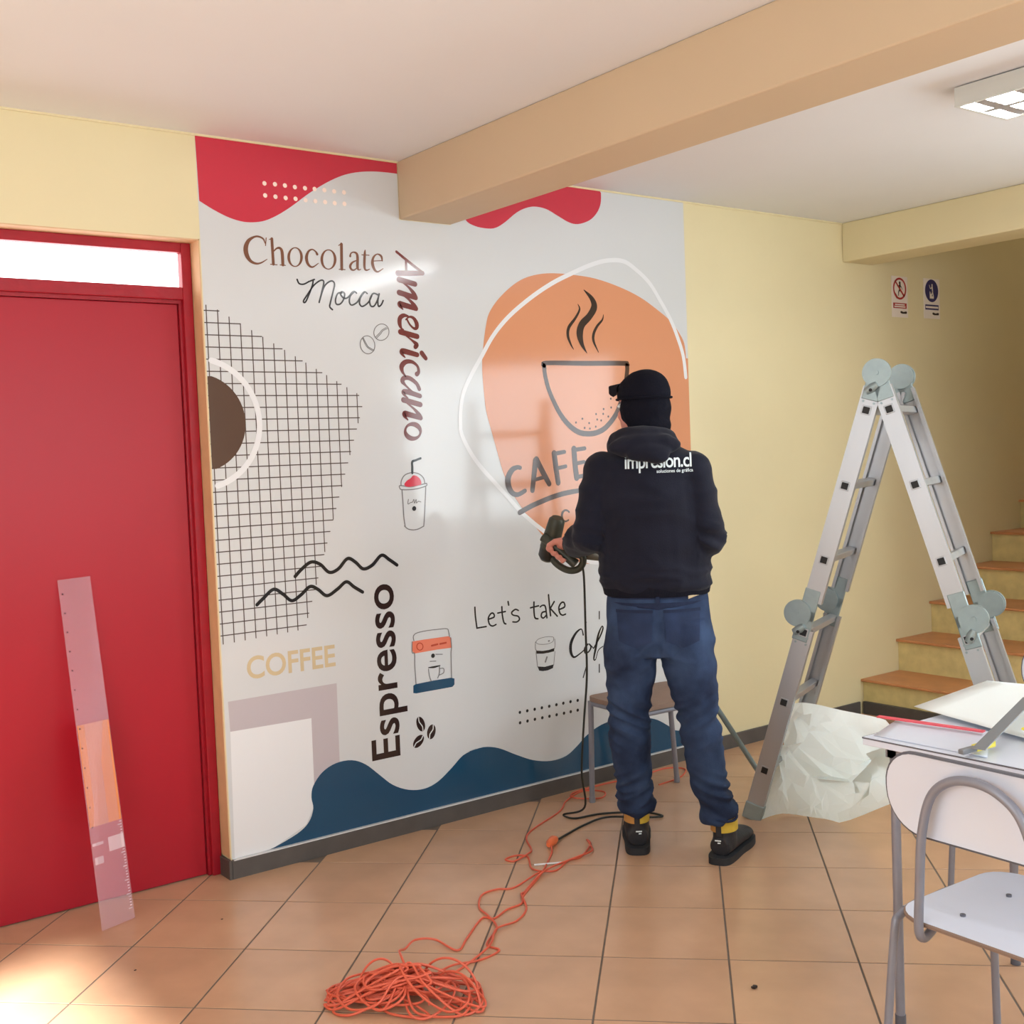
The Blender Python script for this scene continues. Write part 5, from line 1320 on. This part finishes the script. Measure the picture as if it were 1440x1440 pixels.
def hinge(c, ax0, ax1, wx0, off, name='hinge'):
    """locking hinge: disc pair, arms into both rails, release pawl, pivot bolt"""
    e = empty(name); e.parent = lad; e.location = c + off
    for t0, o_ in ((0.0, 1), (LW, -1)):
        base = T_ * t0
        d = MB(); d.cyl(base - T_ * o_ * 0.012, base + T_ * o_ * 0.006, 0.051, n=36); d.build('hinge_disc', 'hinge_steel', e, smooth=True)
        d = MB(); d.cyl(base + T_ * o_ * 0.007, base + T_ * o_ * 0.020, 0.047, n=36); d.build('hinge_disc', 'hinge_steel', e, smooth=True)
        d = MB(); d.cyl(base - T_ * o_ * 0.0155, base - T_ * o_ * 0.012, 0.009, n=12); d.build('pivot_bolt', 'hinge_steel', e, smooth=True)
        for ax in (ax0, ax1):
            w = ax.cross(T_).normalized()
            cc = base - off + ax * 0.045 + T_ * o_ * 0.004
            cc = (base + (cc - base) * 0.9 + off * 0.1)
            d = MB(); d.obox(cc, w, T_, ax, 0.030, 0.007, 0.062, 0.003); d.build('hinge_arm', 'hinge_steel', e)
        w = ax0.cross(T_).normalized()
        cc = base - off * 0.6 + ax0 * 0.055 - T_ * o_ * 0.009
        d = MB(); d.tube([cc - w * 0.018 + ax0 * 0.02, cc, cc + w * 0.014 - ax0 * 0.016], [0.013, 0.017, 0.012], 12); d.build('release_pawl', 'hinge_steel', e, smooth=True)
        d = MB(); d.cyl(cc + ax0 * 0.01 - T_ * o_ * 0.010, cc + ax0 * 0.01 - T_ * o_ * 0.018, 0.006, n=10); d.build('pawl_pin', 'plug_black', e, smooth=True)
axL, wxL, LL, midL = section(Vector((0, 0, 0)), apex, 1)
axR, wxR, LR, midR = section(S_ * 2 * LA, apex, -1)
hinge(apex, -axL, -axR, wxL, Vector((0, 0, 0)))
hinge(axL * midL, -axL, axL, wxL, -S_ * 0.040 + Z_ * 0.010)
hinge(S_ * 2 * LA + axR * midR, -axR, axR, wxR, S_ * 0.040 + Z_ * 0.010)

# ------------------------------------------------------------------ work table
tab = empty('work_table', (0.81, -2.10, 0))
tag(tab, 'white laminate work table with grey legs at the right, covered in papers', 'table')
MB().box(0, 0.62, -1.15, 0, 0.708, 0.728, 0.002).build('tabletop', 'laminate_white', tab)
MB().box(-0.0012, 0.0, -1.15, 0, 0.724, 0.7275).box(0, 0.62, 0.0, 0.0012, 0.724, 0.7275).build('edge_band', 'laminate_edge', tab)
MB().box(0.03, 0.59, -0.075, -0.045, 0.680, 0.708).box(0.03, 0.59, -1.105, -1.075, 0.680, 0.708).box(0.03, 0.06, -1.1, -0.05, 0.680, 0.708).box(0.56, 0.59, -1.1, -0.05, 0.680, 0.708).build('apron_frame', 'tube_grey', tab)
for x in (0.045, 0.575):
    for y in (-0.06, -1.09):
        lo = MB().tube([(x, y, 0.708), (x, y, 0.003)], 0.0115, 14).build('leg', 'tube_grey', tab, smooth=True)
        MB().cyl((x, y, 0.001), (x, y, 0.03), 0.0135, n=14).build('foot_cap', 'laminate_edge', lo, smooth=True)

# papers and tools lying on the table
def sheet(name, label, cat, corners, zs, m, nx=16, ny=10, wob=0.0, th=0.0006, seed=0):
    V = []; F = []
    c = [Vector((p[0], p[1], z)) for p, z in zip(corners, zs)]
    o0 = c[0]
    for j_ in range(ny + 1):
        for i_ in range(nx + 1):
            u, v = i_ / nx, j_ / ny
            p = (c[0] * (1 - u) + c[1] * u) * (1 - v) + (c[3] * (1 - u) + c[2] * u) * v
            p = p + Vector((0, 0, wob * max(0, noise.noise(Vector((p.x * 5 + seed, p.y * 5, seed))))))
            V.append(p - o0)
    for j_ in range(ny):
        for i_ in range(nx):
            q = j_ * (nx + 1) + i_; F.append((q, q + 1, q + nx + 2, q + nx + 1))
    o = mk(name, V, F, m, None, True)
    o.location = o0
    md = o.modifiers.new('thickness', 'SOLIDIFY'); md.thickness = th; md.offset = 1
    tag(o, label, cat)
    return o
sheet('paper_sheet', 'large white sheet lying across the table, its right end lifted', 'paper', [(1.13, -2.03), (1.42, -2.07), (1.42, -2.75), (0.93, -2.75)], [0.742, 0.775, 0.80, 0.734], 'paper_white', wob=0.01, seed=3)
sheet('paper_sheet', 'white offcut of film on the table corner nearest the ladder', 'paper', [(0.835, -2.115), (1.02, -2.06), (1.05, -2.30), (0.835, -2.42)], [0.7295, 0.733, 0.733, 0.7295], 'laminate_white', wob=0.004, seed=8)
rs = MB().box(-0.008, 0.008, -0.28, 0, 0, 0.004).build('red_strip', 'strip_red', None)
rs.location = (0.972, -2.03, 0.739); rs.rotation_euler = (0, 0, atan2(0.035, 0.262))
tag(rs, 'narrow red vinyl strip lying along the white film on the table', 'strip')
def bar(name, label, cat, p0, p1, wd, th, z, m):
    a = Vector((p0[0], p0[1], 0)); b = Vector((p1[0], p1[1], 0)); L = (b - a).length
    o = MB().box(0, L, -wd / 2, wd / 2, 0, th, min(th, wd) * 0.2).build(name, m, None)
    o.location = (a.x, a.y, z); o.rotation_euler = (0, 0, atan2((b - a).y, (b - a).x))
    tag(o, label, cat); return o
bar('steel_rule', 'grey steel rule lying diagonally across the papers on the table', 'ruler', (0.815, -2.412), (1.20, -2.318), 0.030, 0.003, 0.750, 'strip_grey').rotation_euler.y = -0.11
kn = empty('utility_knife', (0.835, -2.385, 0.738)); kn.rotation_euler = (0, 0, atan2(0.0, 1) - 0.06)
tag(kn, 'grey and yellow utility knife on the film at the table edge', 'knife')
MB().box(-0.045, 0.045, -0.008, 0.008, 0.0, 0.012, 0.003).build('knife_body', 'strip_grey', kn)
MB().box(0.005, 0.075, -0.0095, 0.0095, -0.001, 0.014, 0.003).build('knife_grip', 'plastic_yellow', kn)
sq = MB().box(-0.03, 0.05, -0.05, 0.02, 0.0, 0.006, 0.002).build('squeegee', 'plastic_yellow', None)
sq.location = (1.01, -2.44, 0.768); tag(sq, 'yellow plastic squeegee card on the table by the steel rule', 'squeegee')

# ------------------------------------------------------------------ backing paper slumped between ladder and table
lp_ = empty('backing_paper', (1.86, -0.84, 0))
tag(lp_, 'crumpled white backing paper slumped from the table to the ladder foot', 'paper')
TOPE = [(2.19, -0.718, 0.385), (2.082, -0.867, 0.43), (1.842, -1.137, 0.5), (1.542, -1.464, 0.58), (1.144, -1.882, 0.69), (0.963, -2.059, 0.738)]
BOTE = [(1.852, -0.842, 0.002), (1.945, -0.865, 0.01), (2.008, -0.954, 0.003), (2.03, -1.073, 0.003), (1.93, -1.37, 0.16), (1.29, -2.017, 0.5)]
TE = crom(TOPE, 4); BE = crom(BOTE, 4)
V = []; F = []; nv = 11; rp_ = random.Random(21)
for i_, (a, b) in enumerate(zip(TE, BE)):
    for k in range(nv + 1):
        u = i_ / (len(TE) - 1)
        edge = 0.0 if k in (0, nv) or i_ in (0, len(TE) - 1) else 1.0
        v = k / nv + edge * rp_.uniform(-0.35, 0.35) / nv
        p = Vector(a) * (1 - v) + Vector(b) * v
        if 0 < i_ < len(TE) - 1 and edge:
            q_ = Vector(TE[i_ + 1]) * (1 - v) + Vector(BE[i_ + 1]) * v
            p = p.lerp(q_, rp_.uniform(-0.1, 0.4))
        amp = 0.17 * sin(pi * v) * (0.25 + 0.75 * sin(pi * u))
        f1 = noise.noise(Vector((u * 4.0 + 1.7 * v, v * 3.0, 3.3)))
        f2 = noise.noise(Vector((u * 9.0 - 3.0 * v, v * 7.0 + 2.0, 9.1)))
        d = amp * ((1 - 2.4 * abs(f1)) + (1 - 2.4 * abs(f2)) * 0.5 - 0.75) + edge * rp_.uniform(-0.006, 0.006)
        p += Vector((-0.62, 0.45, 0.45)) * d
        p.z = max(p.z, 0.002)
        V.append(p - Vector((1.86, -0.84, 0)))
for i_ in range(len(TE) - 1):
    for k in range(nv):
        q = i_ * (nv + 1) + k
        if rp_.random() < 0.5: F += [(q, q + nv + 1, q + nv + 2), (q, q + nv + 2, q + 1)]
        else: F += [(q, q + nv + 1, q + 1), (q + 1, q + nv + 1, q + nv + 2)]
po = mk('crumpled_sheet', V, F, 'liner_paper', lp_, False)


# ------------------------------------------------------------------ school chairs
def make_chair(loc, rz):
    c = empty('school_chair', loc, rz)
    def slabx(poly, d0, d1, fn, name, m, par): return MB().prism(poly, d0, d1, fn).build(name, m, par, smooth=True)
    # seat (x forward, y sideways)
    sp = [(x, y) for x, y in rounded(0.40, 0.45, 0.075)]
    def sf(u, v, d): return (u, v, 0.440 + d - 0.10 * max(0, u - 0.12) ** 2 - 0.012 * (1 - (v / 0.2) ** 2) * 0.3)
    seat = MB(); seat.prism(sp, -0.005, 0.005, sf); so1 = seat.build('seat', 'laminate_white', c, smooth=True)
    ed = MB(); ed.tube([sf(u, v, -0.0005) for u, v in sp], 0.0048, 6, closed=True); ed.build('edge_band', 'laminate_brown', so1, smooth=True)
    for x, y in ((-0.11, 0.11), (-0.11, -0.11), (0.06, 0.11), (0.06, -0.11)):
        MB().cyl((x, y, 0.442), (x, y, 0.4475), 0.006, n=12).build('screw', 'laminate_edge', so1, smooth=True)
    # backrest, gently curved
    bp = rounded(0.455, 0.175, 0.082, 8)
    def bf(u, v, d): return (-0.205 + d - 0.10 * v + 0.22 * u * u, u, 0.715 + v)
    bk = MB(); bk.prism([tuple(p) for p in bp], -0.006, 0.006, bf)
    bo = bk.build('backrest', 'laminate_white', c, smooth=True)
    ed = MB(); ed.tube([bf(u * 1.003, v * 1.006, 0) for u, v in bp], 0.0055, 6, closed=True); ed.build('edge_band', 'laminate_edge', bo, smooth=True)
    # bent tube behind the backrest, running down under the seat
    r = 0.0098
    up = [(-0.165, 0.145, 0.420), (-0.195, 0.145, 0.408), (-0.214, 0.144, 0.43), (-0.217, 0.138, 0.52), (-0.222, 0.126, 0.64), (-0.226, 0.100, 0.725), (-0.230, 0.055, 0.766), (-0.231, 0.0, 0.778)]
    up = up + [(x, -y, z) for x, y, z in up[-2::-1]]
    MB().tube([Vector(p) for p in crom(up, 6)], r, 12).build('back_tube', 'tube_grey', c, smooth=True)
    for s in (-1, 1):
        sd = [(-0.15, 0.228 * s, 0.432), (0.0, 0.231 * s, 0.434), (0.13, 0.228 * s, 0.432)]
        MB().tube([Vector(p) for p in sd], 0.0085, 12).build('seat_rail', 'tube_grey', c, smooth=True)
        fl = MB().tube([Vector(p) for p in crom([(0.12, 0.228 * s, 0.432), (0.165, 0.228 * s, 0.420), (0.180, 0.230 * s, 0.38), (0.205, 0.238 * s, 0.003)], 5)], 0.0092, 12).build('leg', 'tube_grey', c, smooth=True)
        rl = MB().tube([Vector(p) for p in crom([(-0.10, 0.231 * s, 0.434), (-0.165, 0.229 * s, 0.422), (-0.186, 0.230 * s, 0.37), (-0.225, 0.238 * s, 0.003)], 5)], 0.0092, 12).build('leg', 'tube_grey', c, smooth=True)
        for o_, x in ((fl, 0.205), (rl, -0.225)):
            MB().cyl((x, 0.238 * s, 0.001), (x, 0.238 * s, 0.022), 0.0110, n=12).build('foot_cap', 'laminate_edge', o_, smooth=True)
    MB().tube([(0.0, -0.228, 0.424), (0.0, 0.228, 0.424)], 0.008, 10).build('cross_tube', 'tube_grey', c, smooth=True)
    return c
ch1 = make_chair((0.72, -2.605, 0), radians(-2))
tag(ch1, 'white school chair with grey tube frame in the foreground, pushed to the table', 'chair', 'white school chairs')
ch2 = copy_tree(ch1)
ch2.location = (1.745, -2.098, 0); ch2.rotation_euler = (0, 0, radians(178))
tag(ch2, 'white school chair on the far side of the table, cut by the right edge', 'chair', 'white school chairs')

# ------------------------------------------------------------------ clear acrylic ruler leaning on the door
rul = empty('acrylic_ruler', (-0.43, -0.142, 0))
tag(rul, 'long clear acrylic ruler leaning against the red door', 'ruler')
bot = [Vector((-0.486, -0.160, 0.0)), Vector((-0.368, -0.120, 0.0))]
top = [Vector((-0.492, 0.090, 1.104)), Vector((-0.386, 0.092, 1.108))]
RB = Vector((-0.43, -0.142, 0))
def rp(u, v, d=0.0):
    p = (bot[0] * (1 - u) + bot[1] * u) * (1 - v) + (top[0] * (1 - u) + top[1] * u) * v
    return p - RB + rn * d + Vector((0, 0, 0.002))
rn = (bot[1] - bot[0]).cross(top[0] - bot[0]).normalized()
if rn.y > 0: rn = -rn
def rbox(u0, u1, v0, v1, d0, d1):
    P = [rp(u, v, d) for d in (d0, d1) for v in (v0, v1) for u in (u0, u1)]
    return P, [(0, 2, 3, 1), (4, 5, 7, 6), (0, 1, 5, 4), (2, 6, 7, 3), (0, 4, 6, 2), (1, 3, 7, 5)]
MB().add(*rbox(0, 1, 0, 1, 0, 0.003)).build('ruler_body', 'acrylic', rul)
MB().add(*rbox(0.02, 0.98, 0.285, 0.575, 0.0034, 0.0038)).build('floor_reflection_patch', 'acrylic_reflection', rul)  # orange layer painting the tiles' reflection onto the clear ruler
MB().add(*rbox(0.5, 0.97, 0.205, 0.245, 0.0034, 0.0038)).add(*rbox(0.04, 0.3, 0.18, 0.20, 0.0034, 0.0038)).add(*rbox(0.02, 0.35, 0.232, 0.24, 0.0034, 0.0038)).build('film_scrap', 'acrylic_white', rul)
hl = MB()
for k in range(13):
    v = 0.285 + 0.056 * k
    p = rp(0.085, v, 0.004); hl.cyl(p, p + rn * 0.0012, 0.0026, n=8)
hl.build('hole_row', 'scrap_dark', rul)
tk = MB()
for k in range(34):
    v = 0.03 + 0.008 * k
    tk.add(*rbox(0.90 if k % 5 else 0.84, 0.96, v, v + 0.0028, 0.0034, 0.0037))
tk.build('graduation_marks', 'acrylic_white', rul)

# ------------------------------------------------------------------ scraps on the floor
def scrap(loc, s, label, seed):
    r_ = random.Random(seed)
    poly = [(s * (1 + r_.uniform(-0.4, 0.4)) * cos(2 * pi * k / 7), s * (0.7 + r_.uniform(-0.4, 0.3)) * sin(2 * pi * k / 7)) for k in range(7)]
    o = MB().prism(poly, 0.0004, s * 0.5, lambda u, v, d: (u, v, d + 0.2 * abs(u))).build('floor_scrap', 'scrap_dark', None)
    o.location = loc; tag(o, label, 'scrap', 'scraps on the tiles')
scrap((0.740, -1.782, 0), 0.011, 'small dark brown scrap on the tiles in the foreground', 3)
scrap((-0.504, -0.519, 0), 0.0035, 'tiny dark crumb on the tiles in front of the ruler', 5)
scrap((-0.156, -0.329, 0), 0.0035, 'tiny dark crumb on the tiles near the door frame', 6)
st_ = MB().tube([(0, 0, 0.0042), (0.10, -0.055, 0.0042)], 0.0035, 8).build('glare_streak', 'm_white', None, smooth=True)  # glare on the tiles, built as a thin white rod
st_.location = (0.885, -0.635, 0)
tag(st_, 'thin white rod standing in for a streak of glare among the trailing orange cord', 'glare')
